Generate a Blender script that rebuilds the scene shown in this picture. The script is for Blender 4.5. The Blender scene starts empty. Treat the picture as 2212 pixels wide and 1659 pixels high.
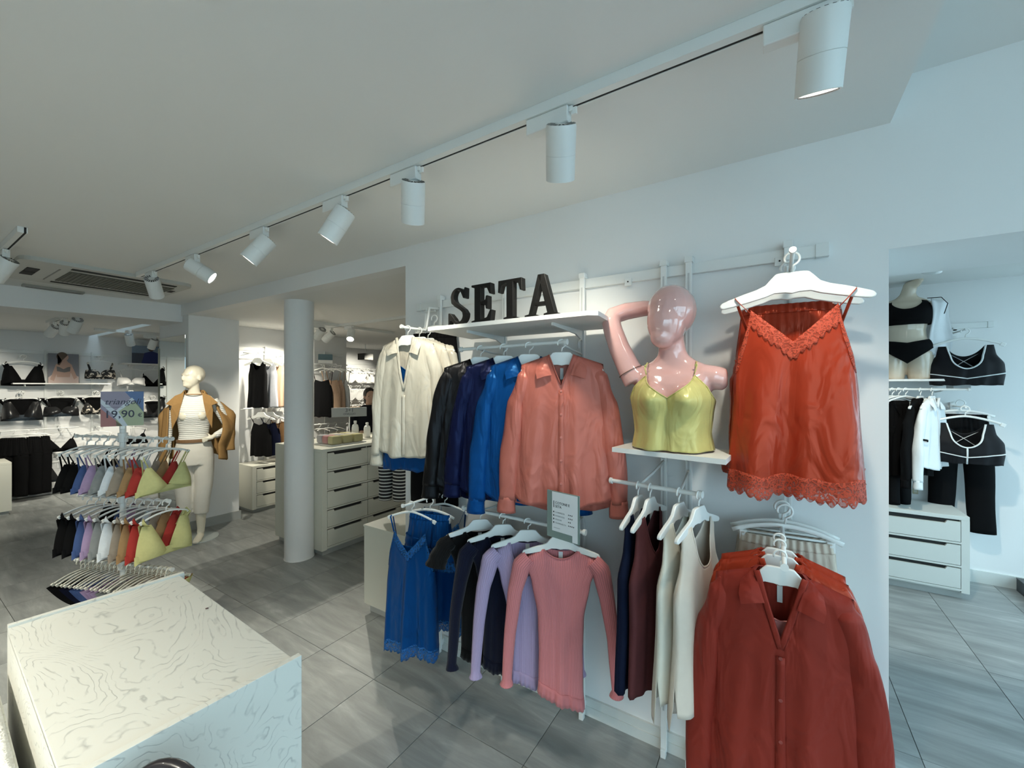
import bpy, bmesh, math, random
from mathutils import Vector, Matrix, Euler
random.seed(7)
S = bpy.context.scene
C = S.collection
PI = math.pi
# ---------------------------------------------------------------- camera
FPX, CXP, HYP, EYE = 890.0, 1106.0, 834.0, 1.62
YAW = math.atan(566 / 890)
ca, sa = math.cos(YAW), math.sin(YAW)
cam = bpy.data.cameras.new('camera')
cam.sensor_width = 36.0
cam.lens = FPX / 2212 * 36.0
cam.shift_y = (HYP - 829.5) / 2212
cam.clip_start = 0.02
camo = bpy.data.objects.new('camera', cam)
C.objects.link(camo)
camo.location = (0, 0, EYE)
camo.rotation_euler = (PI / 2, 0, YAW)
S.camera = camo
# ---------------------------------------------------------------- world (overcast sky seen through the shop front)
W = bpy.data.worlds.new('sky')
S.world = W
W.use_nodes = True
bg = W.node_tree.nodes['Background']
bg.inputs[0].default_value = (0.60, 0.84, 1.0, 1)
bg.inputs[1].default_value = 3.3
# ---------------------------------------------------------------- exposure
S.view_settings.view_transform = 'Standard'
S.view_settings.look = 'None'
S.view_settings.exposure = 0.42
S.view_settings.gamma = 1.0
S.view_settings.use_curve_mapping = False
S.cycles.max_bounces = 5
S.cycles.diffuse_bounces = 4
S.cycles.glossy_bounces = 3
S.cycles.transparent_max_bounces = 12
S.cycles.use_denoising = True
S.cycles.use_adaptive_sampling = True
S.cycles.adaptive_threshold = .12
S.cycles.caustics_reflective = False
S.cycles.caustics_refractive = False
SPOT_W = 30.0
SPOT_COL = (1.0, 0.95, 0.80)

# ---------------------------------------------------------------- reading positions: a view ray met with a real plane of the shop
def ray(px, py):
    u = (px - CXP) / FPX
    return Vector((u * ca - sa, u * sa + ca, (HYP - py) / FPX))
def onY(px, py, Y):
    r = ray(px, py); t = Y / r.y
    return Vector((r.x * t, Y, EYE + r.z * t))
def onX(px, py, X):
    r = ray(px, py); t = X / r.x
    return Vector((X, r.y * t, EYE + r.z * t))
def onZ(px, py, Z):
    r = ray(px, py); t = (Z - EYE) / r.z
    return Vector((r.x * t, r.y * t, Z))

# ---------------------------------------------------------------- materials
MATS = {}
def M(name, col, rough=0.5, metal=0.0, vary=None, bump=None, spec=0.5, sheen=0.0, coat=0.0, aniso=0.0, emit=None, alpha=1.0, trans=0.0):
    if name in MATS: return MATS[name]
    m = bpy.data.materials.new(name); m.use_nodes = True
    nt = m.node_tree; b = nt.nodes['Principled BSDF']
    b.inputs['Base Color'].default_value = (*col, 1)
    b.inputs['Roughness'].default_value = rough
    b.inputs['Metallic'].default_value = metal
    b.inputs['Specular IOR Level'].default_value = spec
    b.inputs['Sheen Weight'].default_value = sheen
    b.inputs['Coat Weight'].default_value = coat
    b.inputs['Coat Roughness'].default_value = 0.04
    b.inputs['Anisotropic'].default_value = aniso
    b.inputs['Alpha'].default_value = alpha
    b.inputs['Transmission Weight'].default_value = trans
    if emit:
        b.inputs['Emission Color'].default_value = (*emit[0], 1)
        b.inputs['Emission Strength'].default_value = emit[1]
    tc = nt.nodes.new('ShaderNodeTexCoord')
    if vary:
        n = nt.nodes.new('ShaderNodeTexNoise'); n.inputs['Scale'].default_value = vary[0]; n.inputs['Detail'].default_value = 5
        nt.links.new(tc.outputs['Object'], n.inputs['Vector'])
        mx = nt.nodes.new('ShaderNodeMix'); mx.data_type = 'RGBA'
        a = vary[1]
        mx.inputs[6].default_value = (*[max(0, c * (1 - a)) for c in col], 1)
        mx.inputs[7].default_value = (*[min(1, c * (1 + a)) for c in col], 1)
        nt.links.new(n.outputs['Fac'], mx.inputs[0]); nt.links.new(mx.outputs[2], b.inputs['Base Color'])
    if bump:
        n = nt.nodes.new('ShaderNodeTexNoise'); n.inputs['Scale'].default_value = bump[0]; n.inputs['Detail'].default_value = 4
        nt.links.new(tc.outputs['Object'], n.inputs['Vector'])
        bp = nt.nodes.new('ShaderNodeBump'); bp.inputs['Strength'].default_value = bump[1]; bp.inputs['Distance'].default_value = bump[2] if len(bump) > 2 else 0.002
        nt.links.new(n.outputs['Fac'], bp.inputs['Height']); nt.links.new(bp.outputs[0], b.inputs['Normal'])
    MATS[name] = m
    return m
def nodes(m): return m.node_tree, m.node_tree.nodes['Principled BSDF']
def lk(nt, a, b): nt.links.new(a, b)
def satin(name, col, rough=0.33, spec=.42):
    key = 'satin_' + name
    if key in MATS: return MATS[key]
    m = M(key, col, rough, vary=(6, .06), spec=spec)
    nt, b = nodes(m)
    mxc = max(col); b.inputs['Specular Tint'].default_value = (*[(c / mxc) ** .55 for c in col], 1)
    tc = nt.nodes.new('ShaderNodeTexCoord'); mp = nt.nodes.new('ShaderNodeMapping'); mp.inputs['Scale'].default_value = (1, 1, .38)
    lk(nt, tc.outputs['Object'], mp.inputs['Vector'])
    n = nt.nodes.new('ShaderNodeTexNoise'); n.inputs['Scale'].default_value = 13; n.inputs['Detail'].default_value = 2.5; n.inputs['Distortion'].default_value = .8
    lk(nt, mp.outputs[0], n.inputs['Vector'])
    bp = nt.nodes.new('ShaderNodeBump'); bp.inputs['Strength'].default_value = .8; bp.inputs['Distance'].default_value = .022
    lk(nt, n.outputs['Fac'], bp.inputs['Height']); lk(nt, bp.outputs[0], b.inputs['Normal'])
    return m
def cloth(name, col, rough=0.85):
    return M('cloth_' + name, col, rough, vary=(60, .10), bump=(350, .25, .0008), spec=.12)
def ribbed(name, col, freq=215.0):
    key = 'rib_' + name
    if key in MATS: return MATS[key]
    m = M(key, col, .85, spec=.15, sheen=.15)
    nt, b = nodes(m)
    tc = nt.nodes.new('ShaderNodeTexCoord'); w = nt.nodes.new('ShaderNodeTexWave'); w.bands_direction = 'X'
    w.inputs['Scale'].default_value = freq / 6.283 / 1.0; w.inputs['Distortion'].default_value = 0.15
    lk(nt, tc.outputs['UV'], w.inputs['Vector'])
    cr = nt.nodes.new('ShaderNodeMix'); cr.data_type = 'RGBA'
    cr.inputs[6].default_value = (*[c * .78 for c in col], 1); cr.inputs[7].default_value = (*[min(1, c * 1.06) for c in col], 1)
    lk(nt, w.outputs['Fac'], cr.inputs[0]); lk(nt, cr.outputs[2], b.inputs['Base Color'])
    bp = nt.nodes.new('ShaderNodeBump'); bp.inputs['Strength'].default_value = .5; bp.inputs['Distance'].default_value = .002
    lk(nt, w.outputs['Fac'], bp.inputs['Height']); lk(nt, bp.outputs[0], b.inputs['Normal'])
    return m
def lace(name, col):
    key = 'lace_' + name
    if key in MATS: return MATS[key]
    m = M(key, col, .6, spec=.3)
    nt, b = nodes(m)
    tc = nt.nodes.new('ShaderNodeTexCoord')
    v = nt.nodes.new('ShaderNodeTexVoronoi'); v.feature = 'DISTANCE_TO_EDGE'; v.inputs['Scale'].default_value = 62
    n = nt.nodes.new('ShaderNodeTexNoise'); n.inputs['Scale'].default_value = 38; n.inputs['Detail'].default_value = 3
    lk(nt, tc.outputs['Object'], n.inputs['Vector'])
    ad = nt.nodes.new('ShaderNodeMix'); ad.data_type = 'RGBA'; ad.inputs[0].default_value = .06
    lk(nt, tc.outputs['Object'], ad.inputs[6]); lk(nt, n.outputs['Color'], ad.inputs[7])
    lk(nt, ad.outputs[2], v.inputs['Vector'])
    r = nt.nodes.new('ShaderNodeValToRGB'); r.color_ramp.elements[0].position = .04; r.color_ramp.elements[1].position = .16
    r.color_ramp.elements[0].color = (1, 1, 1, 1); r.color_ramp.elements[1].color = (.45, .45, .45, 1)
    lk(nt, v.outputs['Distance'], r.inputs[0]); lk(nt, r.outputs[0], b.inputs['Alpha'])
    bp = nt.nodes.new('ShaderNodeBump'); bp.inputs['Strength'].default_value = .9; bp.inputs['Distance'].default_value = .003; bp.invert = True
    lk(nt, v.outputs['Distance'], bp.inputs['Height']); lk(nt, bp.outputs[0], b.inputs['Normal'])
    return m

wall_m = M('white_wall_paint', (.84, .84, .83), .75, vary=(.8, .015), bump=(160, .12, .001), spec=.25)
ceil_m = M('white_ceiling_paint', (.82, .82, .80), .85, vary=(.7, .02), bump=(130, .12, .001), spec=.15)
white_m = M('white_lacquer', (.82, .82, .79), .4, vary=(3, .02))
wmetal = M('white_powder_coat', (.80, .81, .79), .38, vary=(8, .02), bump=(300, .05))
plast = M('white_plastic', (.88, .88, .85), .32, vary=(10, .015), coat=.15)
dark_m = M('dark_gap', (.02, .02, .02), .8)
black_m = M('black_plastic', (.015, .015, .016), .35)
glassy = M('mirror_glass', (.80, .84, .83), .015, metal=1.0)
lens_m = M('lamp_lens', (1, 1, 1), .3, emit=((1, .97, .88), 6))
lens_m.cycles.emission_sampling = "NONE"
offlens = M('lamp_reflector', (.7, .7, .7), .2, metal=.8)
skirt_m = M('grey_skirting', (.42, .43, .41), .6, vary=(9, .1))
base_m = M('pale_skirting', (.70, .72, .69), .5, vary=(4, .1), bump=(20, .2))

# ---------------------------------------------------------------- object helpers
def link(o, parent=None):
    C.objects.link(o)
    if parent: o.parent = parent
    return o
def tag(o, label=None, cat=None, group=None, kind=None):
    if label: o['label'] = label
    if cat: o['category'] = cat
    if group: o['group'] = group
    if kind: o['kind'] = kind
    return o
def thing(name, label, cat, loc=(0, 0, 0), rotz=0.0, group=None, rot=None):
    o = bpy.data.objects.new(name, None); o.empty_display_size = .05
    C.objects.link(o); o.location = loc
    o.rotation_euler = rot if rot else (0, 0, rotz)
    return tag(o, label, cat, group)
def mesh(name, V, F, smooth=False, uv=None):
    me = bpy.data.meshes.new(name)
    me.from_pydata([tuple(v) for v in V], [], F)
    if smooth:
        for p in me.polygons: p.use_smooth = True
    if uv:
        l = me.uv_layers.new(name='UVMap')
        for lp in me.loops: l.data[lp.index].uv = uv[lp.vertex_index]
    me.update()
    return me
def ob(name, me, mat, parent=None, loc=None, rot=None, solid=0.0, sub=0):
    o = bpy.data.objects.new(name, me)
    if mat and not me.materials: me.materials.append(mat)
    elif mat:
        o.material_slots[0].link = 'OBJECT'; o.material_slots[0].material = mat
    link(o, parent)
    if loc is not None: o.location = loc
    if rot is not None: o.rotation_euler = rot
    if sub:
        s = o.modifiers.new('sub', 'SUBSURF'); s.levels = s.render_levels = sub
    if solid:
        s = o.modifiers.new('solid', 'SOLIDIFY'); s.thickness = solid; s.offset = 0
    return o
class MB:
    """collects shapes of ONE piece"""
    def __init__(s): s.V = []; s.F = []
    def add(s, V, F):
        k = len(s.V); s.V += [tuple(v) for v in V]; s.F += [tuple(i + k for i in f) for f in F]; return s
    def box(s, x0, x1, y0, y1, z0, z1, b=0.0):
        if b <= 0:
            V = [(x, y, z) for z in (z0, z1) for y in (y0, y1) for x in (x0, x1)]
            F = [(0, 2, 3, 1), (4, 5, 7, 6), (0, 1, 5, 4), (2, 6, 7, 3), (0, 4, 6, 2), (1, 3, 7, 5)]
            return s.add(V, F)
        bm = bmesh.new()
        bmesh.ops.create_cube(bm, size=1)
        for v in bm.verts:
            v.co = Vector(((x0 + x1) / 2 + v.co.x * (x1 - x0), (y0 + y1) / 2 + v.co.y * (y1 - y0), (z0 + z1) / 2 + v.co.z * (z1 - z0)))
        bmesh.ops.bevel(bm, geom=bm.edges[:], offset=b, segments=2, affect='EDGES', profile=.5)
        bm.verts.index_update()
        V = [v.co.copy() for v in bm.verts]; F = [tuple(v.index for v in f.verts) for f in bm.faces]
        bm.free()
        return s.add(V, F)
    def tube(s, pts, r, n=8, cap=True, flat=None):
        """tube through pts; r number or list (each a number or (rx, ry))"""
        P = [Vector(p) for p in pts]; k = len(P)
        R = r if isinstance(r, (list, tuple)) and len(r) == k else [r] * k
        V = []; up = Vector((0, 0, 1))
        prev = None
        for i in range(k):
            t = (P[min(i + 1, k - 1)] - P[max(i - 1, 0)])
            if t.length < 1e-9: t = Vector((0, 0, 1))
            t.normalize()
            if prev is None:
                a = up if abs(t.z) < .95 else Vector((0, 1, 0))
                e1 = t.cross(a).normalized()
            else:
                e1 = (prev - t * prev.dot(t))
                e1 = e1.normalized() if e1.length > 1e-6 else t.orthogonal().normalized()
            prev = e1; e2 = t.cross(e1)
            rr = R[i]; rx, ry = rr if isinstance(rr, (tuple, list)) else (rr, rr)
            for j in range(n):
                a = 2 * PI * j / n
                V.append(P[i] + e1 * math.cos(a) * rx + e2 * math.sin(a) * ry)
        F = []
        for i in range(k - 1):
            for j in range(n):
                F.append((i * n + j, i * n + (j + 1) % n, (i + 1) * n + (j + 1) % n, (i + 1) * n + j))
        if cap:
            F.append(tuple(range(n - 1, -1, -1))); F.append(tuple((k - 1) * n + j for j in range(n)))
        return s.add(V, F)
    def lathe(s, prof, n=24, o=(0, 0, 0), cap=True):
        """prof: list of (r, z)"""
        V = []; F = []
        for r, z in prof:
            for j in range(n):
                a = 2 * PI * j / n
                V.append((o[0] + r * math.cos(a), o[1] + r * math.sin(a), o[2] + z))
        for i in range(len(prof) - 1):
            for j in range(n):
                F.append((i * n + j, i * n + (j + 1) % n, (i + 1) * n + (j + 1) % n, (i + 1) * n + j))
        if cap: F.append(tuple(range(n - 1, -1, -1))); F.append(tuple((len(prof) - 1) * n + j for j in range(n)))
        return s.add(V, F)
    def prism(s, P, y0, y1, plane='xz'):
        """outline P extruded"""
        n = len(P)
        if plane == 'xz': V = [(x, y0, z) for x, z in P] + [(x, y1, z) for x, z in P]
        elif plane == 'xy': V = [(x, y, y0) for x, y in P] + [(x, y, y1) for x, y in P]
        else: V = [(y0, x, z) for x, z in P] + [(y1, x, z) for x, z in P]
        F = [tuple(range(n)), tuple(range(2 * n - 1, n - 1, -1))] + [(i, n + i, n + (i + 1) % n, (i + 1) % n) for i in range(n)]
        return s.add(V, F)
    def mesh(s, name, smooth=False): return mesh(name, s.V, s.F, smooth)
    def build(s, name, mat, parent=None, smooth=False, **k):
        me = s.mesh(name, smooth)
        bm = bmesh.new(); bm.from_mesh(me); bmesh.ops.recalc_face_normals(bm, faces=bm.faces[:]); bm.to_mesh(me); bm.free()
        if smooth == 'auto':
            for p in me.polygons: p.use_smooth = True
            me.set_sharp_from_angle(angle=.7)
        return ob(name, me, mat, parent, **k)
def tree(o):
    return [o] + [x for c in o.children for x in tree(c)]
def dup(root, loc=None, rotz=None, mats=None, parent=None):
    """copy a thing, its parts and sub-parts; mats maps part name head -> material"""
    c = root.copy(); C.objects.link(c); c.parent = parent
    if loc is not None: c.location = loc
    if rotz is not None: c.rotation_euler = (0, 0, rotz)
    if mats and c.type == 'MESH': setmat(c, mats)
    for ch in root.children:
        d = dup(ch, mats=mats, parent=c)
        d.matrix_parent_inverse = ch.matrix_parent_inverse.copy()
    return c
def setmat(o, mats):
    m = mats if not isinstance(mats, dict) else mats.get(o.name.split('.')[0])
    if m:
        o.material_slots[0].link = 'OBJECT'; o.material_slots[0].material = m
def interp(T, x):
    """T sorted by first item (any direction); tuples interpolated smoothly"""
    if T[0][0] > T[-1][0]: T = T[::-1]
    if x <= T[0][0]: return T[0][1:]
    if x >= T[-1][0]: return T[-1][1:]
    for a, b in zip(T, T[1:]):
        if a[0] <= x <= b[0]:
            f = (x - a[0]) / (b[0] - a[0] + 1e-12); f = f * f * (3 - 2 * f) * .5 + f * .5
            return tuple(p + (q - p) * f for p, q in zip(a[1:], b[1:]))
def text_mesh(txt, size, ext=0.0005, shear=0.0, align='LEFT', bold=0.0):
    cu = bpy.data.curves.new('lettering', 'FONT'); cu.body = txt; cu.size = size; cu.extrude = ext; cu.shear = shear; cu.align_x = align; cu.offset = bold
    cu.resolution_u = 3
    o = bpy.data.objects.new('tmp', cu); C.objects.link(o)
    dg = bpy.context.evaluated_depsgraph_get(); dg.update()
    me = bpy.data.meshes.new_from_object(o.evaluated_get(dg))
    bpy.data.objects.remove(o); bpy.data.curves.remove(cu)
    return me
def baked(o):
    """apply modifiers of a mesh object"""
    dg = bpy.context.evaluated_depsgraph_get(); dg.update()
    me = bpy.data.meshes.new_from_object(o.evaluated_get(dg))
    o.modifiers.clear(); old = o.data; o.data = me; bpy.data.meshes.remove(old)
    return o
def fuse(name, mb, mat, parent, voxel=.007, smooth=6, loc=None, dec=None):
    """several closed shapes grown together into one continuous surface"""
    o = mb.build(name, mat, parent)
    r = o.modifiers.new('r', 'REMESH'); r.mode = 'VOXEL'; r.voxel_size = voxel; r.use_smooth_shade = True
    s = o.modifiers.new('s', 'SMOOTH'); s.iterations = smooth; s.factor = .5
    baked(o)
    for p in o.data.polygons: p.use_smooth = True
    if not o.data.materials: o.data.materials.append(mat)
    if loc is not None: o.location = loc
    return o
# ================================================================ THE SETTING
WALL = 1.925          # face of the display wall
CEIL, CEIL2, UPPER = 2.54, 2.42, 2.69
def struct(name, mb, mat, parent=None, **k):
    o = mb.build(name, mat, parent, **k)
    if not parent: o['kind'] = 'structure'
    return o
grout = M('dark_grout', (.10, .105, .10), .9, vary=(30, .2))
floor = struct('floor', MB().box(-9.4, 2.75, -2.7, 7.2, -.06, -.004), grout)
# stone tiles 48 x 96 cm
tile_m = M('grey_stone_tile', (.22, .23, .225), .42, spec=.45)
nt, b = nodes(tile_m)
geo = nt.nodes.new('ShaderNodeTexCoord'); oi = nt.nodes.new('ShaderNodeObjectInfo')
mul = nt.nodes.new('ShaderNodeVectorMath'); mul.operation = 'SCALE'; mul.inputs[3].default_value = 1.0
cx = nt.nodes.new('ShaderNodeCombineXYZ')
m50 = nt.nodes.new('ShaderNodeMath'); m50.operation = 'MULTIPLY'; m50.inputs[1].default_value = 57.0
lk(nt, oi.outputs['Random'], m50.inputs[0]); lk(nt, m50.outputs[0], cx.inputs[2])
lk(nt, m50.outputs[0], cx.inputs[0])
mp = nt.nodes.new('ShaderNodeMapping'); mp.inputs['Rotation'].default_value = (0, 0, .55); mp.inputs['Scale'].default_value = (1.1, 6.5, 1)
ad = nt.nodes.new('ShaderNodeVectorMath'); ad.operation = 'ADD'
lk(nt, geo.outputs['Object'], mp.inputs['Vector']); lk(nt, mp.outputs[0], ad.inputs[0]); lk(nt, cx.outputs[0], ad.inputs[1])
n1 = nt.nodes.new('ShaderNodeTexNoise'); n1.inputs['Scale'].default_value = 1.6; n1.inputs['Detail'].default_value = 8; n1.inputs['Distortion'].default_value = .6; n1.inputs['Roughness'].default_value = .62
lk(nt, ad.outputs[0], n1.inputs['Vector'])
r1 = nt.nodes.new('ShaderNodeValToRGB')
e = r1.color_ramp.elements
e[0].position = .30; e[0].color = (.22, .232, .226, 1)
e[1].position = .74; e[1].color = (.52, .535, .52, 1)
k = e.new(.50); k.color = (.305, .318, .31, 1)
k = e.new(.61); k.color = (.37, .385, .375, 1)
lk(nt, n1.outputs['Fac'], r1.inputs[0]); lk(nt, r1.outputs[0], b.inputs['Base Color'])
n2 = nt.nodes.new('ShaderNodeTexNoise'); n2.inputs['Scale'].default_value = 90; n2.inputs['Detail'].default_value = 3
lk(nt, geo.outputs['Object'], n2.inputs['Vector'])
bp = nt.nodes.new('ShaderNodeBump'); bp.inputs['Strength'].default_value = .12; bp.inputs['Distance'].default_value = .002
lk(nt, n2.outputs['Fac'], bp.inputs['Height']); lk(nt, bp.outputs[0], b.inputs['Normal'])
TX, TY = .4815, .954
tile_me = MB().box(-TX / 2 + .0015, TX / 2 - .0015, -TY / 2 + .0015, TY / 2 - .0015, -.004, 0.0, .0008).mesh('tile')
for i in range(-17, 8):
    for j in range(-2, 6):
        x = -1.385 + (i + .5) * TX; y = 1.511 + (j + .5) * TY
        if x < -9.3 or x > 2.5 or y < -1.0 or y > 6.6: continue
        if y > 5 and x > -1: continue
        if y < 0 and x > .3: continue
        ob('tile', tile_me, tile_m, floor, (x, y, 0))
# display wall with the doorway beside it
struct('wall_display', MB().box(-2.06, .339, WALL, 2.41, 0, UPPER), wall_m)
struct('wall_lintel', MB().box(.339, 2.62, WALL, 2.41, 2.10, UPPER), wall_m)
struct('wall_opening_header', MB().box(-6.3, -2.06, WALL, 2.03, 2.416, 2.79), wall_m)
struct('ceiling', MB().box(-6.2, .343, -2.6, WALL, CEIL, 2.80), ceil_m)
struct('ceiling_raised', MB().box(.343, 2.7, -2.6, WALL, UPPER, 2.80), ceil_m)
struct('ceiling_rear', MB().box(-9.3, -1.6, 2.02, 7.0, CEIL2, 2.80), ceil_m)
struct('ceiling_side', MB().box(-9.3, -6.05, -2.6, WALL, CEIL2, 2.80), ceil_m)
struct('ceiling_fitting_room', MB().box(-1.6, 2.7, 2.41, 5.0, 2.5, 2.80), ceil_m)
# drop beam where the ceiling steps down, slightly askew
struct('trim_1', MB().prism([(-6.50, -2.6), (-5.665, 1.94), (-6.2, 1.94), (-7.0, -2.6)], 2.345, CEIL, 'xy'), wall_m)
struct('wall_left', MB().box(-9.35, -9.2, -2.6, 7.0, 0, 2.8), wall_m)
struct('wall_pillar', MB().box(-6.36, -5.52, 1.944, 2.46, 0, CEIL2), wall_m)
struct('wall_tank_tops', MB().box(-6.2, -6.0, 2.46, 4.3, 0, CEIL2), wall_m)
struct('wall_far', MB().box(-7.7, -7.5, 2.46, 7.0, 0, CEIL2), wall_m)
struct('wall_rear', MB().box(-9.3, -1.5, 6.9, 7.1, 0, CEIL2), wall_m)
struct('wall_fitting_room', MB().box(-1.6, 2.7, 4.94, 5.1, 0, 2.6), wall_m)
struct('wall_between', MB().box(-1.7, -1.5, 2.41, 7.0, 0, 2.6), wall_m)
struct('wall_back', MB().box(-9.3, .8, -2.75, -2.6, 0, 2.8).box(.8, 2.7, -2.75, -2.6, 2.5, 2.8).box(.8, 2.7, -2.75, -2.6, 0, .12), wall_m)
col = struct('wall_column', MB().lathe([(.131, 0), (.131, .004), (.127, .006), (.127, CEIL2)], 40), wall_m, smooth='auto', loc=(-3.80, 2.215, 0))
# skirtings
bb = struct('baseboard_display', MB().box(-2.06, .345, WALL - .012, WALL, 0, .085), base_m)
MB().box(-2.06, .345, WALL - .018, WALL - .011, 0, .045).build('lower_strip', base_m, bb)
struct('baseboard_pillar', MB().box(-5.52, -5.505, 1.93, 2.475, 0, .10), skirt_m)
struct('baseboard_fitting_room', MB().box(-.3, 2.6, 4.925, 4.94, 0, .10), base_m)
struct('baseboard_left', MB().box(-9.2, -9.185, -2.6, 7.0, 0, .08), skirt_m)
# shop front: daylight enters here
frame_m = M('grey_window_frame', (.35, .36, .37), .4, metal=.5)
pane_m = bpy.data.materials.new('clear_pane'); pane_m.use_nodes = True
nt = pane_m.node_tree; nt.nodes.clear()
o_ = nt.nodes.new('ShaderNodeOutputMaterial'); tr = nt.nodes.new('ShaderNodeBsdfTransparent'); gl = nt.nodes.new('ShaderNodeBsdfGlossy'); mxs = nt.nodes.new('ShaderNodeMixShader')
gl.inputs['Roughness'].default_value = .02; mxs.inputs[0].default_value = .06; tr.inputs[0].default_value = (.93, .97, .97, 1)
lk(nt, tr.outputs[0], mxs.inputs[1]); lk(nt, gl.outputs[0], mxs.inputs[2]); lk(nt, mxs.outputs[0], o_.inputs[0])
struct('wall_shop_front', MB().box(2.6, 2.75, -2.7, 5.1, 2.5, 2.8).box(2.6, 2.75, -2.7, 5.1, 0, .12).box(2.6, 2.75, 1.9, 2.42, .12, 2.5), wall_m)
for k, (y0, y1) in enumerate([(-2.6, -1.1), (-1.1, .4), (.4, 1.9), (2.42, 3.7), (3.7, 5.0)]):
    w = struct('window_%d' % (k + 1), MB().box(2.64, 2.70, y0, y0 + .05, .12, 2.5).box(2.64, 2.70, y1 - .05, y1, .12, 2.5).box(2.64, 2.70, y0, y1, .12, .17).box(2.64, 2.70, y0, y1, 2.45, 2.5), frame_m)
    MB().box(2.665, 2.675, y0 + .05, y1 - .05, .17, 2.45).build('pane', pane_m, w)
for k, (x0, x1) in enumerate([(.8, 2.62)]):  # added unseen window in the back wall, lets in more ambient daylight
    w = struct('window_%d' % (k + 6), MB().box(x0, x0 + .05, -2.70, -2.64, .12, 2.5).box(x1 - .05, x1, -2.70, -2.64, .12, 2.5).box(x0, x1, -2.70, -2.64, .12, .17).box(x0, x1, -2.70, -2.64, 2.45, 2.5), frame_m)
    MB().box(x0 + .05, x1 - .05, -2.675, -2.665, .17, 2.45).build('pane', pane_m, w)
pav = M('pale_pavement', (.45, .45, .44), .8, vary=(2, .1))
struct('ground', MB().box(2.76, 20, -14, 16, -.12, -.05).box(-12, 2.76, -14, -2.76, -.12, -.05), pav)
# mirror on the pillar
mir = thing('wall_mirror', 'tall frameless mirror on the pillar behind the standing mannequin', 'mirror', (0, 0, 0))
p0, p1 = onY(346, 730, 1.944), onY(402, 723, 1.944)
MB().box(p0.x, p1.x, 1.934, 1.944, .10, p1.z, .002).build('mirror_glass', glassy, mir)
MB().box(p0.x - .012, p0.x + .004, 1.926, 1.944, .10, p1.z - .12).build('edge_strip', M('brass_edge', (.45, .42, .32), .5), mir)
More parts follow.
